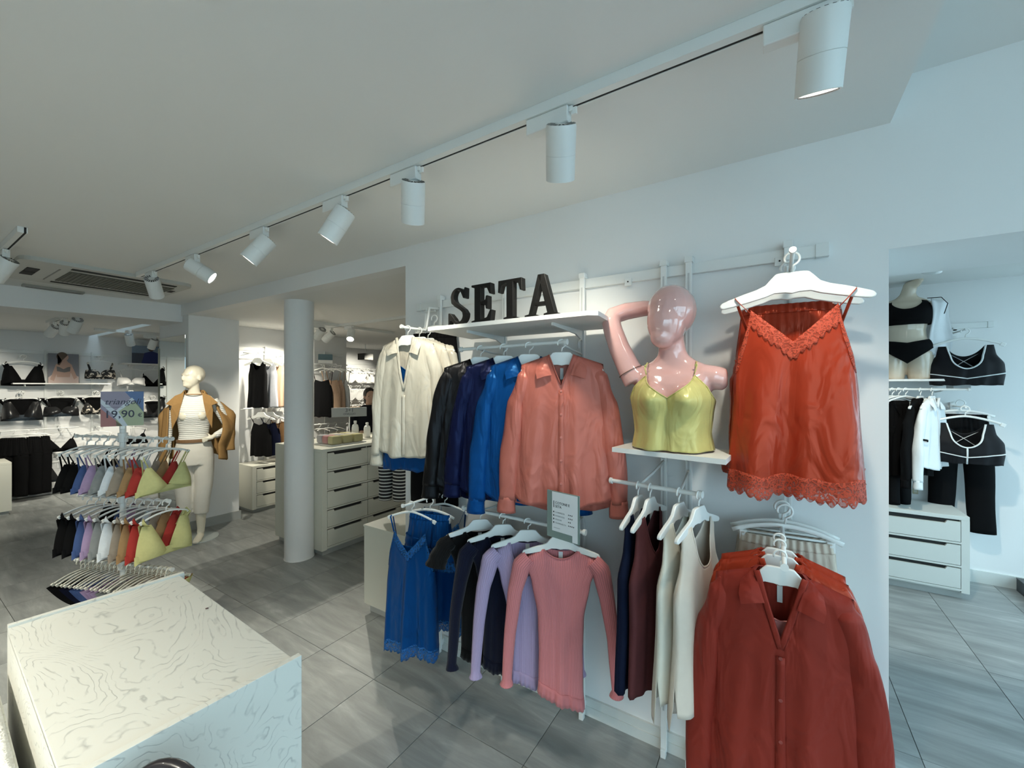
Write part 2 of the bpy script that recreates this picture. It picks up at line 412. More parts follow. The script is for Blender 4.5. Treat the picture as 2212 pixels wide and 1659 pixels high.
# ================================================================ SPOTLIGHT TRACKS
def track(name, label, x0, x1, y, z, axis='x', group=None):
    t = thing(name, label, 'track', (0, 0, 0), group=group)
    w = .018
    mb = MB(); ch = MB()
    if axis == 'x':
        mb.box(x0, x1, y - .022, y + .003, z - .034, z - .0005).box(x0, x1, y + .013, y + w, z - .034, z - .0005)
        ch.box(x0, x1, y + .003, y + .013, z - .032, z - .001)
    else:
        mb.box(y - w, y - .005, x0, x1, z - .034, z - .0005).box(y + .005, y + w, x0, x1, z - .034, z - .0005)
        ch.box(y - .005, y + .005, x0, x1, z - .032, z - .001)
    mb.build('rail', wmetal, t); ch.build('slot', dark_m, t)
    MB().box(x0 - .002, x0 + .012, y - w - .002, y + w + .002, z - .036, z).build('end_cap', wmetal, t) if axis == 'x' else None
    return t
spot_parts = {}
def spotlight(label, x, y, z, aim, adaptor_yaw=0.0, lit=True, power=1.0, group=None, size=1.0, cone=52, blend=.55, lift=0.0):
    """adaptor box under the track, pivot and a cylinder head pointing along aim"""
    t = thing('track_spotlight', label, 'spotlight', (x, y, z), 0, group)
    if 'adaptor' not in spot_parts:
        spot_parts['adaptor'] = MB().box(-.075, .075, -.017, .017, -.052, -.001, .003).mesh('adaptor')
        spot_parts['lever'] = MB().box(.075, .088, -.009, .009, -.02, -.004, .002).box(.082, .1, -.004, .004, -.03, -.008, .001).mesh('lever')
        spot_parts['stem'] = MB().tube([(0, 0, -.05), (0, 0, -.068)], .007, 10).mesh('stem', True)
        R, L = .048, .162
        spot_parts['housing_top'] = MB().lathe([(.0, 0), (.046, 0), (R - .001, -.004), (R, -.008), (R, -.0845)], 32).mesh('upper_housing', True)
        spot_parts['housing_low'] = MB().lathe([(R - .0015, -.0845), (R, -.0865), (R, -L + .001), (R - .003, -L), (R - .006, -L + .001), (R - .007, -.15), (.0, -.15)], 32).mesh('lower_housing', True)
        spot_parts['lens'] = MB().lathe([(.0, -L + .012), (.041, -L + .012), (.041, -L + .010), (.0, -L + .010)], 28).mesh('lens')
        spot_parts['ring'] = MB().lathe([(.041, -L + .004), (.0445, -L + .004), (.0445, -L + .001), (.041, -L + .001), (.041, -L + .004)], 28, cap=False).mesh('lens_ring')
        f = MB()
        for a in range(18):
            c_, s_ = math.cos(a * PI / 9), math.sin(a * PI / 9)
            q = [(c_ * r + s_ * w_, s_ * r - c_ * w_, .0012) for r, w_ in ((.02, -.002), (.045, -.004), (.045, .004), (.02, .002))]
            f.add(q, [(0, 1, 2, 3)])
        spot_parts['vents'] = f.mesh('cooling_vents')
        for k_, v_ in spot_parts.items():
            if k_ in ('housing_top', 'housing_low'): v_.set_sharp_from_angle(angle=.6)
    ob('adaptor', spot_parts['adaptor'], wmetal, t, rot=(0, 0, adaptor_yaw))
    ob('lever', spot_parts['lever'], plast, t, rot=(0, 0, adaptor_yaw))
    ob('stem', spot_parts['stem'], wmetal, t, loc=(.045 * math.cos(adaptor_yaw), .045 * math.sin(adaptor_yaw), 0))
    a = Vector(aim).normalized()
    q = a.to_track_quat('-Z', 'Y').to_euler()
    top = Vector((.045 * math.cos(adaptor_yaw), .045 * math.sin(adaptor_yaw), -.062 + lift)) + Vector((-a.x, -a.y, 0)) * .045 * 1.0
    h = ob('upper_housing', spot_parts['housing_top'], wmetal, t, loc=top, rot=q)
    lo = ob('lower_housing', spot_parts['housing_low'], wmetal, t, loc=top, rot=q)
    ob('lens_ring', spot_parts['ring'], dark_m, lo)
    ob('lens', spot_parts['lens'], lens_m if lit else offlens, lo)
    ob('cooling_vents', spot_parts['vents'], dark_m, h)
    if lit:
        L = bpy.data.lights.new('spot_beam', 'SPOT'); L.energy = SPOT_W * power; L.color = SPOT_COL
        L.spot_size = math.radians(cone); L.spot_blend = blend; L.shadow_soft_size = .03
        lo_ = bpy.data.objects.new('spot_beam', L); link(lo_, t)
        lo_.location = top + a * .19; lo_.rotation_euler = q
    return t
track('light_track', 'long white track with black slot along the ceiling over the display wall', -4.36, .30, 1.20, CEIL)
MT = 'spotlights on the long ceiling track'
for x, aim, lab, p, cone in [
    (.052, (-.06, .40, -.92), 'nearest white spotlight, cut by the top edge of the picture', 0.65, 80),
    (-.622, (-.29, .56, -.80), 'white spotlight hanging straight down, left of the nearest one', 0.6, 90),
    (-1.285, (-.41, .38, -.83), 'white spotlight hanging straight down above the SETA letters', 0.85, 85),
    (-1.76, (-.42, -.30, -.83), 'tilted white spotlight with thin lit crescent, fourth from the right', 1.0, 60),
    (-2.46, (-.36, -.50, -.80), 'tilted white spotlight with glowing lens, third from the track end', 1.0, 60),
    (-3.34, (.45, .58, -.48), 'white spotlight swung right with bright glowing round lens', 1.0, 50),
    (-4.10, (-.72, .46, -.80), 'white spotlight showing its vented back beside the ceiling cassette', 2.6, 50)]:
    spotlight(lab, x, 1.20, CEIL - .034, aim, 0, True, p, MT, cone=cone, blend=.9, lift=.035 if x > 0 else 0.0)
fl = onZ(12, 528, CEIL)
track('light_track', 'short white track at the left picture edge', fl.x - .8, fl.x + .55, fl.y, CEIL)
spotlight('white spotlight cut by the left picture edge beside ceiling cassette', fl.x - .05, fl.y, CEIL - .034, (-.42, -.35, -.75), 0, True, 1.0)
# added unseen track behind the viewpoint, its fill spots brighten floor and ceiling
track('light_track', 'added white track of the fill spotlights behind the viewpoint', -4.6, .3, -1.0, CEIL)
for k, x in enumerate((-4.2, -3.3, -2.4, -1.5, -.6)):
    spotlight('added unseen fill spotlight pointing down, %s behind the viewpoint' % ['first', 'second', 'third', 'fourth', 'fifth'][k], x, -1.0, CEIL - .034, (.05, .12, -1), 0, True, 3.5, 'added fill spotlights', cone=110, blend=.8)
# side area behind the beam, lighting the bra wall
track('light_track', 'white track behind the ceiling beam carrying three grey spotlights', -7.5, -6.12, 1.21, CEIL2)
for x, aim, lab, p, cone in [
    (-6.30, (-.75, -.1, -.75), 'rightmost of three spotlights hanging under the lowered ceiling', 1.6, 70),
    (-6.75, (-.85, .10, -.70), 'middle of three spotlights hanging under the lowered ceiling', 1.6, 70),
    (-7.25, (-.85, -.25, -.60), 'leftmost of three spotlights hanging under the lowered ceiling', 1.6, 70)]:
    spotlight(lab, x, 1.21, CEIL2 - .034, aim, 0, True, p, 'spotlights under the lowered ceiling', cone=cone)
p = onX(185, 715, -7.5)
spotlight('small pale spotlight behind the three under the lowered ceiling', p.x, 1.95, CEIL2 - .034, (-.5, .3, -.9), 0, True, 1.4, cone=75)
track('light_track', 'white track beside the mirror over the bra wall', 1.7, 3.0, -7.9, CEIL2, 'y')
spotlight('white spotlight in front of the blue poster next to the mirror', -7.9, 2.30, CEIL2 - .034, (-.55, -.10, -.8), 1.57, True, 1.6, cone=75)
# rear room behind the column
ta = onZ(690, 708, CEIL2)
track('light_track', 'white track behind the round column with two spotlights', -5.45, -3.4, 3.30, CEIL2)
spotlight('white spotlight right of the column, tilted to the left wall', -4.98, 3.30, CEIL2 - .034, (-.75, -.25, -.62), 0, True, 2.4, 'rear room spotlights', cone=80)
spotlight('white spotlight right of the column, pointing down', -4.55, 3.30, CEIL2 - .034, (.55, -.55, -.9), 0, True, 1.9, 'rear room spotlights', cone=95)
track('light_track', 'short white track half hidden by the display wall edge', -4.1, -3.0, 3.9, CEIL2)
track('light_track', 'white track over the tank top wall hidden behind column', 2.6, 4.2, -4.75, CEIL2, 'y')
spotlight('white spotlight over the tank tops hidden behind the column', -4.75, 3.0, CEIL2 - .034, (-.8, .05, -.62), 1.57, True, 2.0, cone=75)
spotlight('white spotlight over the far underwear wall', -5.9, 5.2, CEIL2 - .034, (-.8, .05, -.55), 1.57, True, 3.0, cone=80)
spotlight('white spotlight in the doorway room, just below the lintel', 1.55, 4.05, 2.5, (.75, -.30, -.25), 0, True, .8, cone=75)
spotlight('white spotlight in the doorway room hidden behind the lintel', .75, 3.35, 2.5, (-.05, .5, -.8), 0, True, 1.4, cone=80)
# ================================================================ CEILING CASSETTE
ac = thing('ceiling_cassette', 'wide grey ceiling air conditioner with dark grille', 'air conditioner', (0, 0, 0))
acm = M('cassette_plastic', (.52, .53, .50), .5, vary=(4, .04)); grm = M('cassette_grille', (.10, .105, .085), .7)
ax0, ax1, ay0, ay1 = -5.32, -4.42, .58, 1.60
pts = []
for cx_, cy_, a0 in ((ax1 - .08, ay1 - .08, 0), (ax0 + .08, ay1 - .08, 90), (ax0 + .08, ay0 + .08, 180), (ax1 - .08, ay0 + .08, 270)):
    for k in range(5):
        a = math.radians(a0 + k * 22.5); pts.append((cx_ + .08 * math.cos(a), cy_ + .08 * math.sin(a)))
MB().prism(pts, CEIL - .028, CEIL, 'xy').build('panel', acm, ac)
MB().box(-5.10, -4.62, .86, 1.52, CEIL - .034, CEIL - .027).build('grille_backing', grm, ac)
for k in range(24):
    y = .875 + k * .0274
    MB().box(-5.09, -4.63, y, y + .006, CEIL - .038, CEIL - .033).build('grille_bar', M('cassette_bar', (.16, .165, .14), .6), ac)
MB().box(-4.55, -4.50, .85, 1.5, CEIL - .033, CEIL - .027).build('louvre', dark_m, ac)
MB().box(-5.21, -5.17, .85, 1.5, CEIL - .033, CEIL - .027).build('louvre', dark_m, ac)
MB().box(-5.02, -4.88, .655, .72, CEIL - .033, CEIL - .027).box(-4.86, -4.72, .655, .72, CEIL - .033, CEIL - .027).build('side_vent', dark_m, ac)
MB().box(-5.15, -4.6, .80, .808, CEIL - .031, CEIL - .027).build('seam', M('grey_seam', (.3, .3, .29), .7), ac)
MB().box(-4.85, -4.75, 1.535, 1.57, CEIL - .031, CEIL - .027).build('side_vent', dark_m, ac)
sl = thing('slot_diffuser', 'slim grey slot diffuser between cassette and beam', 'vent', (0, 0, 0))
q0, q1 = onZ(48, 613, CEIL), onZ(169, 633, CEIL)
MB().box(q0.x - .05, q0.x + .03, q0.y, q1.y + .02, CEIL - .02, CEIL, .003).build('body', M('grey_slot', (.34, .34, .31), .6), sl)
MB().box(q0.x - .03, q0.x + .01, q0.y + .02, q1.y, CEIL - .023, CEIL - .019).build('slot', M('dark_grey_slot', (.2, .2, .19), .7), sl)  # slot in a darker grey than the body
# ================================================================ DISPLAY WALL FITTINGS
rl = thing('wall_rail', 'long white rail screwed across the display wall above the clothes', 'rail', (0, 0, 0))
MB().box(-1.92, .155, 1.903, WALL, 2.102, 2.147, .002).build('bar', wmetal, rl)
MB().box(.130, .172, 1.899, WALL, 2.099, 2.150, .002).build('end_cap', wmetal, rl)
MB().box(-1.935, -1.90, 1.899, WALL, 2.099, 2.150, .002).build('end_cap', wmetal, rl)
for px in (1052, 1357, 1684):
    x = onY(px, 600, 1.90).x
    bk = MB().box(x - .016, x + .016, 1.896, 1.906, 2.085, 2.118, .002).build('screw_tab', wmetal, rl)
    MB().tube([(x, 1.8965, 2.103), (x, 1.894, 2.103)], .0035, 8).build('screw', dark_m, bk)
UP = 'white uprights hooked on the wall rail'
def upright(px, label, foot=True):
    x = onY(px, 700, 1.885).x
    t = thing('upright_post', label, 'upright', (x, 1.885, 0), 0, UP)
    MB().box(-.0125, .0125, -.008, .008, .02, 2.150, .0015).build('post', wmetal, t)
    MB().box(-.016, .016, -.012, .03, 2.146, 2.172, .002).build('top_hook', wmetal, t)
    if foot:
        MB().box(-.011, .011, -.022, .004, .0, .035, .002).build('foot', wmetal, t)
        MB().box(-.008, .008, .0, .036, .035, .07, .002).build('foot_stay', wmetal, t)
    MB().box(-.004, .004, -.0086, -.0078, .2, 2.1).build('slot_line', M('slot_grey', (.55, .56, .55), .6), t)
    return x
ux = [upright(950, 'white upright beside the wall edge, behind white shirts'), upright(1090, 'white upright behind letter T and the dark knit tops'),
      upright(1258, 'white upright right of the SETA letters behind pink clothes'), upright(1434, 'white upright left of the pair behind the bust'),
      upright(1488, 'white upright right of the pair behind the bust'), upright(1702, 'white upright behind the red camisole')]
# shelf with letters
plywhite = M('white_board', (.84, .83, .80), .45, vary=(5, .03), bump=(60, .1))
sh = thing('wall_shelf', 'white shelf on brackets carrying the SETA letters', 'shelf', (0, 0, 0))
MB().prism([(-1.425, 1.475), (-.60, 1.475), (-.565, 1.50), (-.60, 1.875), (-1.47, 1.875)], 1.889, 1.907, 'xy').build('board', plywhite, sh)
for x in (ux[1], ux[2]):
    MB().prism([(1.878, 1.84), (1.878, 1.889), (1.56, 1.889), (1.56, 1.877), (1.80, 1.866), (1.85, 1.85)], x - .004, x + .004, 'yz').build('bracket', wmetal, sh)
    MB().tube([(x, 1.86, 1.845), (x, 1.835, 1.83), (x, 1.84, 1.80)], .005, 8).build('hook_arm', wmetal, sh, smooth=True)
# serif letters
let_m = M('black_letter', (.009, .0085, .008), .55, bump=(120, .1), spec=.2); 
def arc(cx, cz, rx, rz, a0, a1, n=10):
    return [(cx + rx * math.cos(math.radians(a0 + (a1 - a0) * i / n)), cz + rz * math.sin(math.radians(a0 + (a1 - a0) * i / n))) for i in range(n + 1)]
LT = {
 'E': [[(0, 0), (.62, 0), (.66, .30), (.60, .30), (.50, .12), (.36, .075), (.30, .075), (.30, .47), (.36, .47), (.45, .44), (.47, .34), (.53, .34), (.53, .68), (.47, .68), (.45, .58), (.36, .545), (.30, .545), (.30, .925), (.36, .925), (.50, .88), (.58, .72), (.64, .72), (.62, 1.0), (0, 1.0), (0, .95), (.10, .93), (.10, .07), (0, .05)]],
 'T': [[(.16, 0), (.54, 0), (.54, .05), (.45, .07), (.45, .925), (.50, .925), (.60, .87), (.65, .70), (.71, .70), (.70, 1.0), (0, 1.0), (-.01, .70), (.05, .70), (.10, .87), (.20, .925), (.25, .925), (.25, .07), (.16, .05)]],
 'A': [[(-.04, 0), (.27, 0), (.27, .05), (.17, .07), (.395, .86), (.40, 1.0), (.31, 1.0), (.07, .07), (-.04, .05)], [(.46, 0), (.80, 0), (.80, .05), (.735, .07), (.48, 1.0), (.32, 1.0), (.55, .07), (.46, .05)], [(.205, .27), (.53, .27), (.51, .345), (.225, .345)]],
}
def s_letter():
    top = arc(.34, .735, .26, .265, 20, 200, 12)            # outer top bowl
    o = [(.60, .70), (.53, .70)] + arc(.34, .76, .135, .18, 30, 205, 10)
    o += [(.26, .62), (.40, .52), (.56, .41), (.645, .29)] + arc(.36, .265, .285, .265, 0, -150, 12)[1:]
    o += [(.06, .12), (.03, .02), (.0, .0), (.0, .33), (.07, .33)] + arc(.36, .235, .155, .165, 200, 360, 10)[0:]
    o += [(.50, .32), (.40, .40), (.24, .49), (.11, .60)] + arc(.34, .735, .255, .265, 185, 45, 12)[1:] + [(.555, .90), (.58, .985), (.61, .985)]
    return o
def letter(ch, label, px, yy, h, w, tilt=0):
    base = onY(px, 700, yy)
    t = thing('sign_letter', label, 'letter', (base.x, yy, 1.907), tilt, 'letters on the white shelf')
    mb = MB()
    for P in ([s_letter()] if ch == 'S' else LT[ch]):
        mb.prism([(x * w, z * h) for x, z in P], 0, .032)
    o = mb.build('letter_body', let_m, t)
    bv = o.modifiers.new('bev', 'BEVEL'); bv.width = .0012; bv.segments = 1
LH = .172
letter('S', 'black letter S at the left end of the shelf', 968, 1.487, LH, LH * 1.0, -.02)
letter('E', 'black letter E beside the S on the shelf', 1018, 1.487, LH, LH * 1.02, -.02)
letter('T', 'black letter T between E and A on the shelf', 1076, 1.487, LH, LH * 1.0, -.02)
letter('A', 'black letter A at the right end of the word on the shelf', 1136, 1.487, LH, LH * 1.06, -.02)
# bust shelf
s2 = thing('wall_shelf', 'small white shelf under the glossy pink bust', 'shelf', (0, 0, 0))
MB().prism([(-.545, 1.60), (-.135, 1.535), (-.12, 1.78), (-.52, 1.80)], 1.358, 1.376, 'xy').build('board', plywhite, s2)
for x in (ux[3], ux[4]):
    MB().prism([(1.878, 1.30), (1.878, 1.358), (1.62, 1.358), (1.62, 1.35), (1.82, 1.335), (1.85, 1.31)], x - .004, x + .004, 'yz').build('bracket', wmetal, s2)
# hanging rods
def rod(name, label, a, b, anchors, r=.0085, knob=True):
    t = thing(name, label, 'clothes rail', (0, 0, 0))
    a, b = Vector(a), Vector(b)
    MB().tube([a, b], r, 12).build('bar', wmetal, t, smooth='auto')
    d = (b - a).normalized()
    for e, s_ in ((a, -1), (b, 1)):
        MB().tube([e - d * .004 * s_, e + d * s_ * .008], r * 1.55, 14).build('end_knob', wmetal, t, smooth='auto')
    for p, q in anchors:
        p, q = Vector(p), Vector(q)
        MB().tube([p, p.lerp(q, .5) + Vector((0, 0, -.004)), q], .0055, 8).build('support_arm', wmetal, t, smooth=True)
    return t
rB0, rB1 = onY(997, 755, 1.62), onY(1222, 738.5, 1.62)
rod('hanging_rail', 'white clothes rail under the SETA shelf', rB0, rB1, [((ux[1], 1.62, rB0.z + .003), (ux[1], 1.878, 1.79)), ((rB1.x - .03, 1.62, rB1.z), (ux[2], 1.878, 1.775))])
rC0, rC1 = onY(1003, 1097, 1.64), onY(1262, 1150, 1.64)
rod('hanging_rail', 'white clothes rail carrying the knit tops', rC0, rC1, [((ux[1], 1.64, rC0.z), (ux[1], 1.878, .98)), ((ux[2], 1.64, rC1.z), (ux[2], 1.878, .98))])
rD0, rD1 = onY(1322, 1038, 1.68), onY(1513, 1068, 1.60)
rod('hanging_rail', 'white clothes rail carrying the tank tops under the bust', rD0, rD1, [(rD0.lerp(rD1, .35), (ux[3], 1.878, 1.29)), (rD0.lerp(rD1, .8), (ux[4], 1.878, 1.26))])
def arm(label, x, y0, y1, z0, z1, post=None):
    t = thing('garment_display_rail', label, 'display arm', (0, 0, 0))
    MB().tube([(x, 1.878, z0), (x, (y0 + y1) / 2 + .05, z0), (x, y1, z1)], .0065, 10).build('arm', wmetal, t, smooth=True)
    MB().tube([(x, y1 + .004, z1), (x, y1 - .006, z1 + .002)], .0105, 12).build('end_knob', wmetal, t, smooth='auto')
    MB().box(x - .012, x + .012, 1.870, 1.884, z0 - .03, z0 + .03, .002).build('mount', wmetal, t)
    return t
AW = onY(869, 706, 1.60)                                  # arm of the white shirts
fr = thing('garment_display_rail', 'white bracket frame at the wall edge over white shirts', 'display arm', (0, 0, 0))
fx = onY(945, 690, 1.87).x
MB().tube([(fx, 1.88, 2.09), (fx, 1.80, 2.085), (fx - .01, 1.79, 1.98), (AW.x, 1.78, AW.z), (AW.x, 1.60, AW.z)], .0075, 8).build('arm', wmetal, fr, smooth=True)
MB().tube([(fx - .08, 1.86, 2.10), (fx - .08, 1.84, 1.95)], .006, 8).build('drop_bar', wmetal, fr)
MB().tube([(fx - .08, 1.85, 2.075), (fx, 1.85, 2.075)], .006, 8).build('cross_bar', wmetal, fr)
MB().tube([(AW.x, 1.60, AW.z), (AW.x, 1.59, AW.z + .002)], .012, 12).build('end_knob', wmetal, fr)
# sign on the knit rail
sg = thing('info_sign', 'acrylic sign reading COTONE E SETA clipped over knit tops', 'sign', (0, 0, 0))
A_, B_ = onY(1182, 1057, 1.53), onY(1250, 1071, 1.50)
c0 = (A_ + B_) / 2
zt, zb = A_.z, onY(1176, 1155, 1.53).z
sw, shh = (B_ - A_).length * 1.02, zt - zb
sg.location = (A_.x, A_.y, zb); sg.rotation_euler = (0, 0, math.atan2(B_.y - A_.y, B_.x - A_.x))
grn = M('sign_green', (.20, .27, .25), .35, coat=.3); ppr = M('sign_paper', (.78, .80, .82), .4, coat=.3); ink = M('sign_ink', (.05, .055, .06), .6); inkg = M('sign_ink_grey', (.33, .35, .37), .6)
MB().box(0, sw, -.001, .004, 0, shh, .0008).build('panel', grn, sg)
MB().prism([(sw * .17, shh * .15), (sw * .80, shh * .15), (sw * .80, .003), (sw * .955, .003), (sw * .955, shh * .985), (sw * .17, shh * .985)], -.0018, -.0008).build('paper', ppr, sg)
def put_text(txt, x, z, size, par, mat, name='lettering', shear=0., y=-.0022, bold=0.):
    me = text_mesh(txt, size, .0002, shear, bold=bold)
    return ob(name, me, mat, par, (x, y, z), (PI / 2, 0, 0))
k = shh
put_text('COTONE E', sw * .27, k * .735, k * .075, sg, ink)
put_text('SETA', sw * .27, k * .66, k * .075, sg, ink)
MB().box(sw * .215, sw * .235, -.0024, -.0016, k * .655, k * .795).build('accent_bar', ink, sg)
for i, (t_, n_) in enumerate([('LUCENTEZZA', 3), ('MORBIDEZZA', 3), ('SPESSORE', 2), ('TRASPIRABILITA', 4)]):
    z = k * (.545 - i * .075)
    put_text(t_, sw * .27, z, k * .04, sg, inkg)
    MB().box(sw * .205, sw * .24, -.0023, -.0016, z, z + k * .03).build('icon', ink, sg)
    for j in range(n_):
        MB().tube([(sw * (.69 + .05 * j), -.0016, z + k * .016), (sw * (.69 + .05 * j), -.0023, z + k * .016)], k * .013, 8).build('dot', ink, sg)
MB().box(sw * .22, sw * .42, -.0023, -.0016, k * .22, k * .228).build('fine_print', inkg, sg)
# ================================================================ HANGERS AND CLOTHES
HP = {}
def broad_hanger_mesh():
    """flat broad white plastic hanger, 42 cm"""
    P = [(0, -.062), (.03, -.062), (.045, -.064), (.058, -.078), (.075, -.098), (.10, -.110), (.14, -.122), (.185, -.138), (.205, -.146), (.212, -.155), (.210, -.163), (.20, -.167), (.17, -.162), (.12, -.150), (.075, -.138), (.05, -.128), (.02, -.128), (0, -.132)]
    L = [(-x, z) for x, z in P[::-1][1:-1]]
    mb = MB().prism(P + L, -.0075, .0075)
    return mb.mesh('hanger_body')
def hook_pts(r=.021, drop=.062):
    pts = [(-r * .8, 0, -r * 1.25)]
    for a in range(200, -61, -20):
        pts.append((r * math.cos(math.radians(a)), 0, -r + r * math.sin(math.radians(a))))
    pts += [(.003, 0, -2.05 * r), (0, 0, -drop)]
    return [(x, y, z + .003) for x, y, z in pts]
def hanger(kind, label, loc, yaw, group=None, scale=1.0, mat=None):
    """origin where the hook rests on its rail"""
    t = thing('clothes_hanger', label, 'hanger', loc, yaw, group)
    t.scale = (scale,) * 3
    if 'hook' not in HP:
        HP['hook'] = MB().tube(hook_pts(), .0036, 8).mesh('hook', True)
        HP['broad'] = broad_hanger_mesh()
        a = [(x, 0, -.066 - .048 * (abs(x) / .17) ** 1.5) for x in [-.17 + i * .34 / 16 for i in range(17)]]
        HP['thin'] = MB().tube(a, [(.0036, .0075)] * 17, 8).mesh('hanger_arm', True)
        HP['tip'] = MB().box(-.012, .012, -.006, .006, -.012, .012, .003).mesh('tip')
        HP['clip'] = MB().box(-.011, .011, -.010, .010, -.030, .004, .003).box(-.004, .004, -.014, .014, -.012, -.004, .001).mesh('clip')
        a = [(x, 0, -.066 - .035 * (abs(x) / .15) ** 2) for x in [-.15 + i * .30 / 16 for i in range(17)]]
        mb = MB().tube(a, [(.0035, .008)] * 17, 8)
        a = [(x, 0, -.100) for x in (-.125, 0, .125)]
        mb.tube(a, .004, 8); HP['clipbar'] = mb.mesh('hanger_arm', True)
        b = [(x, 0, -.066 - .03 * (abs(x) / .13) ** 2) for x in [-.13 + i * .26 / 10 for i in range(11)]]
        HP['lingerie'] = MB().tube(b, [(.003, .006)] * 11, 6).mesh('hanger_arm', True)
    m = mat or plast
    ob('hook', HP['hook'], m, t)
    if kind == 'broad':
        o = ob('hanger_body', HP['broad'], m, t); bv = o.modifiers.new('b', 'BEVEL'); bv.width = .0035; bv.segments = 2
        for p in HP['broad'].polygons: p.use_smooth = False
    elif kind == 'thin':
        ob('hanger_arm', HP['thin'], m, t)
        for s_ in (-1, 1): ob('tip', HP['tip'], m, t, (.17 * s_, 0, -.118), (0, .5 * s_, 0))
    elif kind == 'clip':
        ob('hanger_arm', HP['clipbar'], m, t)
        for s_ in (-1, 1): ob('clip', HP['clip'], m, t, (.118 * s_, 0, -.100))
    else:
        ob('hanger_arm', HP['lingerie'], m, t)
        for s_ in (-1, 1): ob('tip', HP['tip'], m, t, (.13 * s_, 0, -.098), (0, .5 * s_, 0), ).scale = (.55, .8, .8)
    return t
def wob(x, s): return math.sin(x * 1.7 + s) * .58 + math.sin(x * 3.1 + s * 2.3) * .32 + math.sin(x * 5.3 + s * 1.1) * .10
class Garb:
    """a hanging garment body: front and back sheets; local front is -y, z=0 at the hook"""
    def __init__(s, prof, top_f, top_b, hem, seed=0, fold=.008, freq=3.0, pw=2.2, hemw=.006, gather=0.0, lean=0.0, close=None):
        s.prof, s.tf, s.tb, s.hem, s.seed, s.fold, s.freq, s.pw, s.hemw, s.gather, s.lean = prof, top_f, top_b, hem, seed, fold, freq, pw, hemw, gather, lean
        s.z0 = prof[0][0]; s.z1 = prof[-1][0]; s.close = close
    def S(s, u, z, side, off=0.0):
        hw, hd = interp(s.prof, z)
        v = max(0.0, (s.z0 - z) / (s.z0 - s.z1))
        e = max(0.0, 1 - abs(u) ** s.pw) ** .5
        f = s.fold * min(1.4, v ** 1.2) * (1 - abs(u) ** 8) * wob(u * s.freq * 2 + .5 * v, s.seed + side * 1.7) * 1.6
        g = s.gather * (1 - v) * math.sin(u * 40 + side)
        if s.close is not None and abs(u) > s.close:      # shoulders are sewn shut
            k = min(1.0, (abs(u) - s.close) / .10); q = min(1.0, max(0.0, (max(s.tf(u), s.tb(u)) - z) / .035)) ** .5
            hd *= 1 - k * (1 - q); f *= 1 - k * (1 - q)
        y = side * (hd * e + off) + f + g
        return Vector((u * hw * (1 + .02 * v * math.sin(s.seed * 3 + v * 5)) + s.lean * v, y, z + 0.0))
    def hemz(s, u, side): return (s.hem(u, side) if callable(s.hem) else s.hem) + s.hemw * wob(u * 4, s.seed + side)
    def build(s, name, mat, parent, nu=40, nv=34, solid=.0016, sides=(-1, 1)):
        V = []; F = []; UV = []
        for side in sides:
            k = len(V); top = s.tf if side < 0 else s.tb
            for i in range(nu + 1):
                u = -1 + 2 * i / nu
                zt, zh = top(u), s.hemz(u, side)
                for j in range(nv + 1):
                    z = zt + (zh - zt) * j / nv
                    V.append(s.S(u, z, side)); UV.append((u * .19, z))
            for i in range(nu):
                for j in range(nv):
                    a = k + i * (nv + 1) + j
                    F.append((a, a + 1, a + nv + 2, a + nv + 1) if side < 0 else (a, a + nv + 1, a + nv + 2, a + 1))
        me = mesh(name, V, F, True, UV)
        bm = bmesh.new(); bm.from_mesh(me); bmesh.ops.remove_doubles(bm, verts=bm.verts[:], dist=.0008); bm.to_mesh(me); bm.free()
        return ob(name, me, mat, parent, solid=solid)
    def strip(s, name, mat, parent, pts_top, depth, side, off=.003, scallop=.0, nsc=14, nd=6, up=False):
        """ribbon lying on the surface from curve z=pts_top(u), depth downwards; scalloped free edge"""
        V = []; F = []; n = 90
        for i in range(n + 1):
            u = -1 + 2 * i / n
            z0 = pts_top(u)
            d = depth * (1 + scallop * abs(math.sin(u * nsc * PI / 2)) + scallop * .4 * wob(u * 9, s.seed))
            for j in range(nd + 1):
                z = z0 - d * j / nd
                V.append(s.S(u, z, side, off))
        for i in range(n):
            for j in range(nd):
                a = i * (nd + 1) + j; F.append((a, a + 1, a + nd + 2, a + nd + 1))
        return ob(name, mesh(name, V, F, True), mat, parent, solid=.0012)
def sleeve(name, mat, parent, pts, rad, seed=0, wr=.004, n=14, m=26):
    """open tube of cloth along pts with elliptical radii (rx, ry)"""
    P = [Vector(p) for p in pts]; k = len(P)
    V = []; F = []; UV = []
    tt = [i / (k - 1) for i in range(k)]
    for i in range(m + 1):
        f = i / m
        c = Vector(interp([(t, *p) for t, p in zip(tt, P)], f)); rx, ry = interp([(t, *r) for t, r in zip(tt, rad)], f)
        c2 = Vector(interp([(t, *p) for t, p in zip(tt, P)], min(1, f + .02))); c1 = Vector(interp([(t, *p) for t, p in zip(tt, P)], max(0, f - .02)))
        t = (c2 - c1).normalized()
        e1 = Vector((0, 1, 0)).cross(t)
        e1 = e1.normalized() if e1.length > 1e-5 else Vector((1, 0, 0)); e2 = t.cross(e1)
        for j in range(n):
            a = 2 * PI * j / n
            w = 1 + (wr / max(rx, .01)) * (math.sin(3 * a + f * 7 + seed) * .7 + math.sin(f * 21 + seed + a) * .5)
            V.append(c + e1 * math.cos(a) * rx * w + e2 * math.sin(a) * ry * w); UV.append((j / n * .22, f * .5))
    for i in range(m):
        for j in range(n): F.append((i * n + j, i * n + (j + 1) % n, (i + 1) * n + (j + 1) % n, (i + 1) * n + j))
    return ob(name, mesh(name, V, F, True, UV), mat, parent, solid=.0016)
